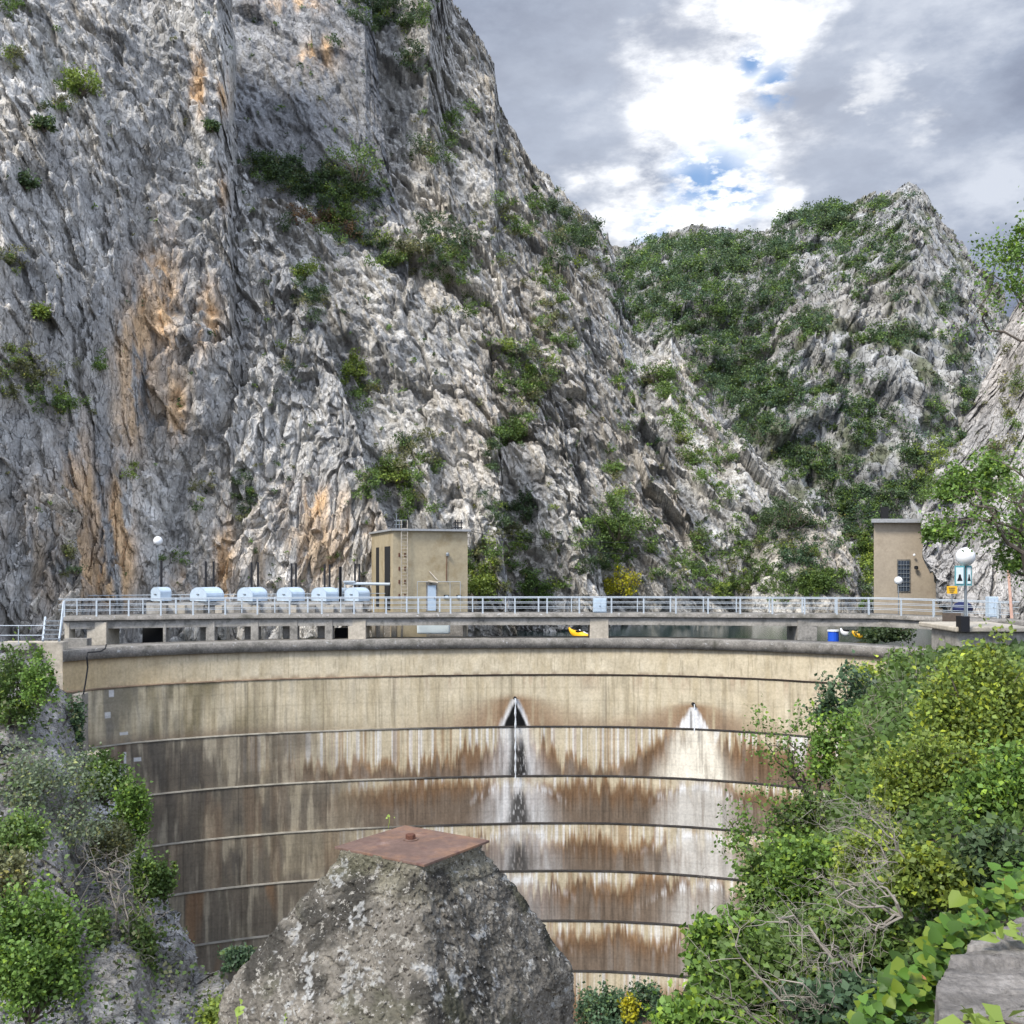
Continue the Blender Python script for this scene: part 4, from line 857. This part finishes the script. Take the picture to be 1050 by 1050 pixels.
BUSH = [ # x, y, rx, ry, d, col, leaf, nclump, nleaf, label
    (1016, 735, 62, 82, 17, 'y', .065, 110, 120, 'big yellow-green leafy bush at the right edge below the retaining wall'),
    (955, 800, 60, 46, 16, 'y', .06, 70, 90, 'yellow-green bush spilling down left of the big bright bush'),
    (1030, 820, 45, 50, 13, 'b', .06, 60, 80, 'fresh green bush at the right edge under the big yellow-green bush'),
    (905, 780, 40, 34, 30, 'g', .10, 50, 70, 'green bush in the middle of the bank below the brown twigs'),
    (866, 775, 34, 42, 33, 'b', .11, 60, 70, 'bright green tree leaning over the dam face'),
    (838, 848, 42, 34, 26, 'g', .09, 60, 80, 'mid-green bush left of centre of the bank'),
    (868, 722, 30, 34, 44, 'bg', .14, 46, 60, 'grey-green loose bush hiding the right end of the dam coping'),
    (930, 690, 34, 22, 50, 'g', .15, 44, 60, 'green bush under the brown notice board'),
    (900, 700, 26, 18, 47, 'y', .14, 22, 40, 'small yellowish bush among twigs near the dam crest'),
    (962, 702, 22, 26, 49, 'bg', .14, 26, 44, 'grey-green bush below the stone wall'),
    (792, 908, 42, 36, 21, 'g', .085, 60, 80, 'leafy bush with yellow tips hanging over the lower dam face'),
    (840, 900, 56, 40, 17, 'b', .07, 70, 90, 'light green bush above the bare branches'),
    (905, 880, 46, 36, 14, 'y', .055, 60, 80, 'yellowish bush among grey bare branches in the middle of the bank'),
    (752, 985, 46, 40, 16, 'b', .085, 66, 80, 'green broad-leaved bush at the left foot of the bank'),
    (800, 1000, 60, 40, 12, 'g', .07, 66, 80, 'dark leafy bush behind the lowest bare branches'),
    (880, 965, 60, 40, 10, 'g', .055, 66, 80, 'mixed green bush left of the ivy covered wall'),
    (1020, 890, 40, 38, 10, 'd', .06, 50, 70, 'dark green leafy bush above the ivy covered wall'),
    (955, 905, 44, 30, 10, 'y', .05, 56, 90, 'olive yellow bush with small leaves near the ivy'),
    (752, 1044, 64, 24, 12, 'b', .07, 60, 70, 'low green bush at the bottom edge right of the pillar'),
    (870, 1035, 60, 26, 8, 'bg', .055, 50, 70, 'dark glossy bush at the bottom edge left of the ivy leaves')]
for i, (x, y, rx, ry, d, c, lf, nc, nl, lb) in enumerate(BUSH):
    shrub(x, y, rx*.9, ry*.9, c, lb, d=d, leaf=lf*1.05, nclump=nc, nleaf=int(nl*1.0), seed=900+i, yel=.2 if c in 'yb' else .1, ryd=rx*.6, spread=.17)
# thin sapling in front of the dam
def wob(a, b, n, amt, rg):
    """a crooked line from a to b"""
    t = np.linspace(0, 1, n)[:, None]; L = np.linalg.norm(b-a); w = np.cumsum(rg.normal(size=(n, 3)), 0); w = w-w[:1]-(w[-1]-w[0])*t
    bow = np.sin(np.pi*t)*rg.normal(size=3)*.10*L
    return a+(b-a)*t+w*amt*L/math.sqrt(n)+bow
def sapling(name, x, y, tips, d, r0, label, col, lf, nl=46, seed=1, cat='tree', sp=.32, matn='bark', d2=None, blobs=()):
    g = empty(name, tuple(P(x, y, d)), label, cat); m = MB(); rg = np.random.default_rng(seed); root = P(x, y, d); Cs = []; dry = nl == 0
    for tx, ty in tips:
        tip = P(tx, ty, (d2 or d)+rg.normal()*.03*d); q = wob(root, tip, 12, .16, rg); q[:, 2] += np.sin(np.linspace(0, np.pi, 12))*np.linalg.norm(tip-root)*.06
        m.tube(q, np.linspace(r0, r0*.16, 12), 6)
        L = np.linalg.norm(tip-root)
        for k in range(13 if dry else 8):
            i = rg.integers(3, 12); a = q[i]; dr = norm(q[i]-q[i-1]); b = a+norm(dr*1.1+rg.normal(size=3)*.55)*sp*rg.uniform(.7, 2.2)
            p2 = wob(a, b, 7, .22, rg); rr = r0*(1-i/14)*.45; m.tube(p2, np.linspace(rr, rr*.3, 7), 4)
            if nl: Cs.append(b+rg.normal(size=(nl//2, 3))*sp*.45)
            for _ in range(3 if dry else 2):
                a2 = p2[rg.integers(2, 6)]; b2 = a2+norm(norm(b-a)+rg.normal(size=3)*.7)*sp*rg.uniform(.3, .8); m.tube(wob(a2, b2, 5, .22, rg), np.linspace(rr*.5, rr*.2, 5), 3)
                if nl: Cs.append(b2+rg.normal(size=(max(2, nl//4), 3))*sp*.3)
        if nl: Cs.append(tip+rg.normal(size=(nl, 3))*sp*.5)
    m.build('trunk' if nl else 'branch', M[matn], g)
    if nl:
        for bx, by, brx, bry, bn in blobs:
            R = np.array([brx/F*d, brx/F*d*.8, bry/F*d]); C, ix, cc = cloud(P(bx, by, d), R, 22, bn, seed+int(bx), .2, .4); Cs.append(C)
        C = np.concatenate(Cs); idx = (vnoise(C/sp*.8, 3)*12+13).astype(int); V, Fa, K = leaves(C, lf, seed, colors=leafcol(GREEN[col], idx, len(C), seed, yel=.12)); nmesh('crown', V, Fa, M['leaf'], g, K)
    return g
sapling('sapling', 832, 822, [(784, 748), (800, 765), (818, 740), (826, 765)], 34, .06, 'thin leafy sapling leaning in front of the dam wall', 'b', .10, 30, 31, sp=.45)
sapling('sapling', 790, 905, [(764, 820), (772, 852), (758, 868), (785, 835)], 25, .04, 'slender pale sapling below the leaning one on the dam edge', 'b', .075, 28, 33, sp=.32)
# bare branches
def bare(name, x, y, tips, d, r0, label, seed, sp=.35, matn='twig'): sapling(name, x, y, tips, d, r0, label, 'g', .1, 0, seed, 'branch', sp, matn)
bare('bare_branch', 892, 1062, [(745, 925), (765, 950), (735, 985), (800, 960), (770, 1000), (755, 1020), (830, 985), (800, 1010)], 8.2, .015, 'large fan of grey bare branches at the bottom of the bank', 41, .22)
bare('bare_branch', 935, 905, [(820, 840), (845, 825), (850, 870), (880, 830), (900, 825)], 10, .010, 'bundle of pale bare twigs in the middle of the bank', 43, .22)
bare('bare_branch', 950, 770, [(900, 720), (915, 700), (945, 695), (890, 745), (960, 705), (975, 715), (885, 760), (930, 700)], 38, .045, 'grey-brown dead twigs below the stone wall', 45, .8)
bare('bare_branch', 925, 940, [(815, 925), (835, 905), (860, 890), (880, 950), (900, 890), (850, 945)], 8.8, .012, 'thin curved dead twigs left of the olive bush', 47, .16)
bare('bare_branch', 955, 790, [(905, 765), (925, 745), (940, 775), (915, 800), (890, 780), (900, 740)], 28, .035, 'brown dead shrub hollow between the two yellow-green bushes', 49, .6, 'vine')
# right-hand trees
sapling('tree', 1062, 600, [(1000, 500), (975, 497), (1015, 470), (1030, 500), (960, 545), (985, 510)], 46, .11, 'bright green tree reaching over the valve house from the right edge', 'b', .13, 40, 51, sp=.6, blobs=[(1000, 498, 30, 24, 90), (962, 545, 18, 16, 60), (972, 505, 16, 12, 40), (1018, 480, 20, 14, 50)])
sapling('tree', 1068, 600, [(1020, 548), (1045, 540), (1032, 580), (1050, 575)], 48, .08, 'sparse leafy tree right of the large globe lamp', 'b', .13, 24, 53, sp=.5, blobs=[(1043, 545, 18, 16, 40), (1040, 575, 20, 14, 40)])
sapling('tree', 1070, 345, [(1015, 262), (1030, 245), (1045, 262), (1020, 285), (1048, 235), (1040, 300)], 60, .08, 'loose leafy tree against the sky at the right edge', 'b', .17, 26, 55, sp=.8, blobs=[(1036, 262, 22, 20, 26), (1042, 290, 14, 20, 14), (1048, 240, 10, 12, 12)])
# left bank plants
hillfill('ground_cover', 5000, (-20, 260, 690, 1130), 'dark ivy and weeds clinging to the left bank', ['g', 'o', 'g'], 4.2, 61, lift=.3)
LB = [(168, 905, 13, 22, 46, 'g', .13, 36, 40, 'small green tuft on the rock edge beside the lowest creeper'), (112, 868, 20, 30, 46, 'o', .12, 44, 50, 'olive brush among the dry vines of the left bank'), (100, 960, 18, 26, 40, 'g', .12, 36, 44, 'low green brush right of the bright corner tree'), (20, 860, 30, 24, 34, 'g', .10, 50, 60, 'mid-green bush under the pale leaning tree'), (12, 715, 26, 46, 50, 'g', .14, 60, 70, 'dark green bush on the rock at the left edge below the abutment'), (40, 700, 16, 28, 48, 'b', .13, 30, 50, 'bright green bush just left of the concrete abutment'),
      (105, 800, 24, 26, 50, 'g', .14, 46, 60, 'green bush at the foot of the narrow concrete pier'), (135, 835, 18, 40, 48, 'b', .14, 50, 60, 'light green creeper hanging down beside the dam'), (148, 900, 14, 36, 45, 'g', .13, 40, 50, 'mid-green creeper on the rock edge left of the dam'),
      (140, 985, 26, 44, 42, 'g', .13, 54, 60, 'green brush in the lower cleft of the left bank'), (28, 985, 56, 70, 22, 'b', .085, 130, 110, 'dense bright green tree crown in the bottom left corner'), (12, 905, 26, 30, 27, 'o', .09, 40, 60, 'olive brown bush above the bright green corner tree'),
      (78, 745, 9, 34, 57, 'bg', .14, 30, 40, 'dark climbing plant on the narrow pier'), (245, 985, 18, 16, 38, 'bg', .12, 30, 44, 'small green bush at the foot of the dam left of the pillar'), (225, 1040, 22, 14, 14, 'y', .05, 30, 40, 'yellow-green weeds at the bottom edge left of the pillar'),
      (625, 1040, 34, 22, 52, 'bg', .16, 50, 60, 'grey-green bushes at the dam foot right of the pillar'), (908, 650, 26, 9, 80, 'd', .2, 30, 50, 'dark bush filling the gap under the right end of the walkway'), (660, 1030, 22, 18, 50, 'bg', .15, 30, 50, 'small bush at the dam foot against the lowest ledge'), (645, 1038, 10, 16, 49, 'yy', .13, 14, 30, 'yellowing plant at the dam foot between two green bushes')]
for i, (x, y, rx, ry, d, c, lf, nc, nl, lb) in enumerate(LB):
    shrub(x, y, rx*.9, ry*.9, c, lb, d=d, leaf=lf, nclump=nc, nleaf=nl, seed=1200+i, yel=.1, ryd=rx*.7, spread=.19)
sapling('tree', -8, 905, [(30, 780), (60, 800), (75, 830), (20, 820), (50, 850), (95, 815), (5, 790)], 44, .09, 'pale grey-green tree with dark leaning branches on the left bank', 'p', .12, 40, 63, sp=.7, blobs=[(60, 795, 40, 26, 60), (25, 815, 30, 22, 40), (90, 850, 22, 22, 24), (45, 870, 24, 16, 20)])
for i, (x, y, tips, lb) in enumerate([(100, 1045, [(92, 870), (98, 900), (110, 930), (88, 930), (104, 880)], 'pale leafless vine stems hanging on the bare rock of the left bank'), (130, 1040, [(110, 960), (128, 900), (140, 950), (120, 870), (150, 930)], 'tangle of dry vines beside the creeper on the left bank')]):
    bare('dry_vine', x, y, tips, 42, .06, lb, 71+i, .8, 'twig')

# ------------------------------------------------------------------ foreground pillar
pl = empty('concrete_pillar', (-.29, 3.0, CZ-1.65), 'rough lichen-spotted concrete pillar with a flared foot in front', 'pillar')
cen = np.array([-.283, 3.01]); ax = norm(np.array([.838, -.545])); ay = np.array([-ax[1], ax[0]])
zs = np.r_[np.linspace(-.812, -.90, 34), np.linspace(-.904, -1.68, 240)]
hs = np.interp(-zs, [.812, .835, .855, .875, .93, 1.04, 1.17, 1.20, 1.26, 1.30, 1.7], [.148, .150, .154, .170, .209, .276, .352, .366, .372, .376, .385])
sh = np.interp(-zs, [.8, 1.2, 1.7], [0, -.032, -.04])
nth = 560; th = np.linspace(0, 2*np.pi, nth, endpoint=False)
pw = 16.; rad = (np.abs(np.cos(th))**pw+np.abs(np.sin(th))**pw)**(-1/pw)
ux, uy = rad*np.cos(th), rad*np.sin(th)
X = cen[0]+sh[:, None]+hs[:, None]*(ux*ax[0]+uy*ay[0]); Y = cen[1]+hs[:, None]*(ux*ax[1]+uy*ay[1]); V = np.stack([X, Y, CZ+zs[:, None]+0*X], -1)
rd = V-np.array([cen[0], cen[1], CZ-.95]); rd[..., 2] *= .5; rd = norm(rd)
Pn = V-np.array([0, 0, CZ])
f1, e1 = facets(Pn/.085, 5); f2, e2 = facets(Pn/.03, 6); f3, e3 = facets(Pn/.012, 8)
D = .008*ridged(Pn/.22, 4, 7)+.006*f1+.005*f2+.003*f3-.004*(1-sm(0, .15, e1))*sm(.0, .4, fbm(Pn/.1, 3, 12)+.2)
lid = sm(-.815, -.845, zs)[:, None]; D = D*(.25+.75*lid)
crk = np.exp(-((zs[:, None]+.905+.03*fbm(Pn/.12, 3, 33))/.006)**2); D = D-.007*crk
V = V+rd*D[..., None]
top = np.array([[cen[0], cen[1], CZ-.813]]); r, cN = V.shape[:2]; idx = np.arange(r*cN).reshape(r, cN); ii = np.concatenate([idx, idx[:, :1]], 1)
Fa = np.stack([ii[:-1, :-1], ii[1:, :-1], ii[1:, 1:], ii[:-1, 1:]], -1).reshape(-1, 4)
n_ = fbm(Pn/.16, 5, 21); g_ = fbm(Pn/.05, 4, 22); side = (V[..., 0]-cen[0])*ay[0]+(V[..., 1]-cen[1])*ay[1]
K = np.array([.205, .182, .145])*(1+.55*n_+.6*g_)[..., None]
K = mixc(K, np.array([.27, .245, .17]), sm(-.93, -.87, V[..., 2]-CZ)*.6)
K = mixc(K, np.array([.075, .068, .055]), sm(.05, .4, fbm(Pn/.11, 4, 25)-.0))
K = mixc(K, np.array([.50, .49, .45]), sm(.40, .48, fbm(Pn/.06, 5, 27)+.5*fbm(Pn/.012, 3, 28))*.7)
K = mixc(K, np.array([.07, .075, .03]), sm(.2, .45, fbm(Pn/.14, 4, 29))*.35)
nmesh('shaft', V, Fa, M['aggr'], pl, K)
cap = [tuple(np.r_[(cen+h*(a*ax+b*ay)), CZ-.8135]) for h in (.15,) for a, b in ((-1, -1), (1, -1), (1, 1), (-1, 1))]
MB().quadset(cap, [(0, 1, 2, 3)]).build('bedding', M['aggr'], pl)
corners = [P(343, 868, .81*F/(868-HZ)), P(435, 886.5, .81*F/(886.5-HZ)), P(502, 861.5, .81*F/(861.5-HZ)), P(415, 846, .81*F/(846-HZ))]
lo = [c+np.array([0, 0, -.007]) for c in corners]
pt = empty('steel_plate', tuple(sum(corners)/4), 'square rusty steel plate with a bolt lying on the pillar', 'plate')
MB().hexa(lo, corners).build('plate', M['rust'], pt, bevel=.001)
MB().lathe(P(421, 861, .81*F/(861-HZ)), [(.0145, 0), (.0145, .014), (.0125, .017)], 6).build('bolt', M['rustd'], pt); MB().lathe(P(421, 861, .81*F/(861-HZ))+np.array([0, 0, .0005]), [(.022, 0), (.022, .002), (.02, .0025)], 16).build('washer', M['rust'], pt)
# seedlings
def seedling(x, y, d, h, label, s, n=3):
    g = empty('seedling', tuple(P(x, y, d)), label, 'seedling'); a = P(x, y, d); rg = np.random.default_rng(s); b = a+np.array([.1*h, 0, h])
    MB().tube([a, (a+b)/2+rg.normal(size=3)*.03*h, b], h*.025, 5).build('stem', M['leafs'], g)
    C = b+rg.normal(size=(n, 3))*h*.14; V, Fa, K = leaves(C, h*.22, s, HEART, up=.6, face=(0, -.5, .3), colors=np.array([GREEN['y']]*n)*1.5); nmesh('leaves', V, Fa, M['leaf'], g, K)
M['leafs'] = mat('green_stem', (.25, .32, .05), .6)
seedling(398, 849, 3.22, .035, 'tiny two-leaved seedling behind the rusty plate', 3)
seedling(243, 1056, 2.5, .055, 'small weed with round leaves at the left foot of the pillar', 4, 4)
seedling(290, 1060, 2.5, .035, 'tiny weed in front of the pillar foot', 6, 3)
# terrace the photographer stands on
sheet_ = pbox  # path slab
tag(MB().box((0, -1.2, CZ-1.9), (30, 8.8, .5)).build('path', M['conc']), kind='structure')
tag(MB().box((-.3, 3.0, CZ-5.9), (3.4, 1.1, 8.4)).build('rock_ledge', M['conc']), kind='structure')
# ------------------------------------------------------------------ stone wall with ivy at lower right
sw = empty('stone_wall', tuple(P(1010, 1050, 2.2)), 'weathered grey stone wall top at the bottom right corner', 'wall')
zt = -.86
def gp(x, y, z=zt): return P(x, y, -z*F/(y-HZ))
n = 130; u = np.linspace(0, 1, n)[None, :]; v = np.linspace(0, 1, n)[:, None]
e0 = np.array([gp(968, 1075), gp(960, 1012), gp(975, 985), gp(1000, 966), gp(1030, 950), gp(1075, 925)]); tt = np.linspace(0, 1, 6)
Lf = np.stack([np.interp(v[:, 0], tt, e0[:, k]) for k in range(3)], -1); Rt = Lf+np.array([1.4, -.5, 0])
V = Lf[:, None]*(1-u[..., None])+Rt[:, None]*u[..., None]
q = V-np.array([0, 0, CZ]); st = np.stack([q[..., 0]*.35+q[..., 1]*.2, q[..., 1]*1.2, q[..., 2]], -1)
V[..., 2] += .016*fbm(st/.05, 5, 3)+.007*facets(st/.06, 4)[0]+.004*ridged(st/.02, 3, 5)
skirt = V[:, :1].copy(); skirt[..., 2] -= .9; skirt[..., 0] -= .06; V = np.concatenate([skirt, V], 1)
q = V-np.array([0, 0, CZ]); K = np.array([.215, .195, .17])*(1+.6*fbm(np.stack([q[..., 0]*.4, q[..., 1]*1.5, q[..., 2]], -1)/.04, 5, 8)+.3*fbm(q/.15, 3, 9))[..., None]
nmesh('stonework', V, gridF(*V.shape[:2])[:, ::-1], M['aggr2'], sw, K)
iv = empty('ivy', tuple(P(960, 1040, 2.5)), 'bright green ivy with large leaves creeping over the stone wall edge', 'ivy')
r = np.random.default_rng(77)
path = np.array([(885, 1065), (905, 1035), (925, 1010), (945, 1020), (958, 990), (975, 968), (990, 955), (1005, 938), (1025, 925), (1045, 905), (1062, 890)]); dz = np.array([2.3, 2.4, 2.45, 2.4, 2.5, 2.6, 2.7, 2.8, 2.9, 3.1, 3.2])
NI = 620; t = r.random(NI)*(len(path)-1); i0 = np.floor(t).astype(int); f = (t-i0)[:, None]; xy = path[i0]*(1-f)+path[i0+1]*f+r.normal(size=(NI, 2))*np.array([12, 9]); dd = dz[i0]*(1-f[:, 0])+dz[i0+1]*f[:, 0]+r.normal(size=NI)*.06
C = P(xy[:, 0], xy[:, 1], dd); kk = np.array([(.085, .17, .02)]*NI)*r.uniform(.5, 1.4, (NI, 1)); kk[r.random(NI) < .3] = np.array([.16, .22, .02]); kk[r.random(NI) < .02] = (.42, .20, .08)
V, Fa, K = leaves(C, r.uniform(.016, .036, NI), 78, HEART, up=.5, face=(0, -.35, .6), colors=kk); 
tr_ = np.concatenate([Fa[:, [0, 1, 2]], Fa[:, [0, 2, 3]]]); tr_ = tr_[(tr_[:, 0] != tr_[:, 1]) & (tr_[:, 1] != tr_[:, 2]) & (tr_[:, 0] != tr_[:, 2])]
nmesh('leaves', V, tr_, M['leaf'], iv, K)
MB().tube([P(a, b, c+.03) for (a, b), c in zip(path, dz)], .006, 5).build('stem', M['bark'], iv)
iw = empty('ivy', tuple(P(1020, 1045, 2.1)), 'few small ivy sprigs at the bottom edge of the stone wall', 'ivy')
C = np.concatenate([gp(r.uniform(985, 1050, 26), r.uniform(1036, 1060, 26), zt+.03), gp(r.uniform(1020, 1055, 14), r.uniform(940, 965, 14), zt+.03)])
V, Fa, K = leaves(C, .03, 80, DIA, up=.9, colors=np.array([GREEN['y']]*len(C))*1.2); nmesh('leaves', V, Fa, M['leaf'], iw, K)
MB().tube([gp(985, 1048, zt+.02), gp(1015, 1044, zt+.02), gp(1050, 1052, zt+.02)], .004, 5).build('stem', M['bark'], iw)

for o in list(ROOTS): pass
bpy.context.view_layer.update(); rebase()

# ------------------------------------------------------------------ sky
w = bpy.data.worlds.new('World'); SC.world = w; w.use_nodes = True; nt = w.node_tree; N = nt.nodes; Lk = nt.links
bg = N['Background']
SUN_EL, SUN_AZ = math.radians(47), math.radians(-138)      # azimuth clockwise from +Y; the lamp stands behind the left shoulder
sky = N.new('ShaderNodeTexSky'); sky.sky_type = 'NISHITA'; sky.sun_disc = False; sky.sun_elevation = SUN_EL; sky.sun_rotation = SUN_AZ
sc_ = N.new('ShaderNodeVectorMath'); sc_.operation = 'SCALE'; sc_.inputs['Scale'].default_value = .11; Lk.new(sky.outputs[0], sc_.inputs[0])
tc = N.new('ShaderNodeTexCoord'); nv = N.new('ShaderNodeVectorMath'); nv.operation = 'NORMALIZE'; Lk.new(tc.outputs['Generated'], nv.inputs[0]); D0 = nv.outputs[0]
def wnoise(scale, detail=8, rough=.6, off=0, stretch=(1, 1, 2.2)):
    mp = N.new('ShaderNodeMapping'); mp.inputs['Scale'].default_value = stretch; mp.inputs['Location'].default_value = (off, off*.7, off*.3); Lk.new(D0, mp.inputs[0])
    t = N.new('ShaderNodeTexNoise'); t.inputs['Scale'].default_value = scale; t.inputs['Detail'].default_value = detail; t.inputs['Roughness'].default_value = rough; Lk.new(mp.outputs[0], t.inputs[0]); return t
def math_(op, a, b=None, c=None, clamp=False):
    n = N.new('ShaderNodeMath'); n.operation = op; n.use_clamp = clamp
    for i, v in enumerate((a, b, c)):
        if v is None: continue
        if isinstance(v, (int, float)): n.inputs[i].default_value = v
        else: Lk.new(v, n.inputs[i])
    return n.outputs[0]
wn = wnoise(7, 6, .6, 3); sub = N.new('ShaderNodeVectorMath'); sub.operation = 'SUBTRACT'; Lk.new(wn.outputs['Color'], sub.inputs[0]); sub.inputs[1].default_value = (.5, .5, .5)
ws = N.new('ShaderNodeVectorMath'); ws.operation = 'SCALE'; ws.inputs['Scale'].default_value = .24; Lk.new(sub.outputs[0], ws.inputs[0])
wd = N.new('ShaderNodeVectorMath'); wd.operation = 'ADD'; Lk.new(D0, wd.inputs[0]); Lk.new(ws.outputs[0], wd.inputs[1])
def lobe(x, y, rpx, warped=True):
    v = np.array([(x-525)/F, 1, (HZ-y)/F]); v /= np.linalg.norm(v)
    s = N.new('ShaderNodeVectorMath'); s.operation = 'DISTANCE'; Lk.new(wd.outputs[0] if warped else D0, s.inputs[0]); s.inputs[1].default_value = tuple(v)
    m = N.new('ShaderNodeMapRange'); m.interpolation_type = 'SMOOTHSTEP'; Lk.new(s.outputs['Value'], m.inputs['Value']); m.inputs['From Min'].default_value = rpx/F*1.75; m.inputs['From Max'].default_value = rpx/F*.15; return m.outputs[0]
def mx(vals):
    o = vals[0]
    for v in vals[1:]: o = math_('MAXIMUM', o, v)
    return o
bright = mx([lobe(705, 100, 52), lobe(760, 60, 48), lobe(680, 165, 55), lobe(650, 225, 45), lobe(745, 140, 60), lobe(790, 30, 50), lobe(700, 215, 55), lobe(800, 110, 30), lobe(770, 215, 40)])
wisp = mx([lobe(910, 95, 22), lobe(940, 70, 16), lobe(890, 110, 14)])
glow = lobe(720, 120, 260)
holes = mx([lobe(735, 190, 34, False), lobe(715, 186, 26, False), lobe(795, 88, 17, False), lobe(770, 65, 12, False), lobe(765, 130, 12, False), lobe(680, 240, 26, False), lobe(760, 195, 24, False)])
cn = wnoise(4.5, 9, .58, 11); cn2 = wnoise(14, 8, .62, 23)
mixn = math_('ADD', math_('MULTIPLY', cn.outputs[0], .7), math_('MULTIPLY', cn2.outputs[0], .3))
cr = N.new('ShaderNodeValToRGB'); Lk.new(mixn, cr.inputs[0]); e = cr.color_ramp.elements
e[0].position = .43; e[0].color = (.125, .15, .215, 1); e[1].position = .64; e[1].color = (.42, .45, .51, 1)
m1 = cr.color_ramp.elements.new(.53); m1.color = (.205, .24, .315, 1)
def cmix(f, a, b):
    m = N.new('ShaderNodeMix'); m.data_type = 'RGBA'; Lk.new(f, m.inputs[0])
    for i, v in ((6, a), (7, b)):
        if isinstance(v, tuple): m.inputs[i].default_value = (*v, 1)
        else: Lk.new(v, m.inputs[i])
    return m.outputs[2]
c = cmix(math_('MULTIPLY', glow, .5), cr.outputs[0], (.42, .45, .51))
bn = N.new('ShaderNodeMapRange'); Lk.new(cn2.outputs[0], bn.inputs['Value']); bn.inputs['From Min'].default_value = .30; bn.inputs['From Max'].default_value = .56
bf = math_('MULTIPLY', bright, bn.outputs[0], clamp=True)
c = cmix(bf, c, (.95, .95, .95)); c = cmix(math_('MULTIPLY', wisp, .45), c, (.8, .8, .8))
hn = N.new('ShaderNodeMapRange'); wn3 = wnoise(30, 6, .6, 41); Lk.new(wn3.outputs[0], hn.inputs['Value']); hn.inputs['From Min'].default_value = .42; hn.inputs['From Max'].default_value = .56
skc = cmix(math_('ADD', 0., .5), sc_.outputs[0], (.12, .24, .46))
c = cmix(math_('MULTIPLY', math_('MULTIPLY', holes, hn.outputs[0], clamp=True), .97), c, skc)
sx = N.new('ShaderNodeSeparateXYZ'); Lk.new(D0, sx.inputs[0])      # unseen sky overhead and behind is brightened as added fill light
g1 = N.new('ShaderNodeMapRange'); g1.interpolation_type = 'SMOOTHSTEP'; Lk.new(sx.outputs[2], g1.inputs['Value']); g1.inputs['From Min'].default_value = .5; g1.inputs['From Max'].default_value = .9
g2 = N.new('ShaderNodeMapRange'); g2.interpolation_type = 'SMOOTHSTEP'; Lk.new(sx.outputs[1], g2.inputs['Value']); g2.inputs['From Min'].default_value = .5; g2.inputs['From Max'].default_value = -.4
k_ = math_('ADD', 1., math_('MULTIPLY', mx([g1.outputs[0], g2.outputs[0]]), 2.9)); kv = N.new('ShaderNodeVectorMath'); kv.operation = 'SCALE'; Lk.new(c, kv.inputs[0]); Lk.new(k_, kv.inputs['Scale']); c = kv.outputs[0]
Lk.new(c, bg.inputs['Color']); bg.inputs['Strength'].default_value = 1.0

sl = bpy.data.lights.new('sun', 'SUN'); sl.energy = 2.6; sl.angle = math.radians(15); sl.color = (1, .955, .89)
so = bpy.data.objects.new('sun', sl); COL.objects.link(so)
from mathutils import Vector
dirv = Vector((math.sin(SUN_AZ)*math.cos(SUN_EL), math.cos(SUN_AZ)*math.cos(SUN_EL), math.sin(SUN_EL)))
so.rotation_euler = (-dirv).to_track_quat('-Z', 'Y').to_euler()

cam = bpy.data.cameras.new('camera'); co = bpy.data.objects.new('camera', cam); COL.objects.link(co); SC.camera = co
co.location = (0, 0, CZ); co.rotation_euler = (math.pi/2, 0, 0); cam.sensor_width = 36; cam.lens = 36*F/1050; cam.shift_y = 50/1050; cam.clip_end = 6000; cam.clip_start = .05
SC.view_settings.view_transform = 'Standard'; SC.view_settings.look = 'None'; SC.view_settings.exposure = .76; SC.view_settings.gamma = 1
SC.cycles.max_bounces = 4; SC.cycles.diffuse_bounces = 2; SC.cycles.use_denoising = True
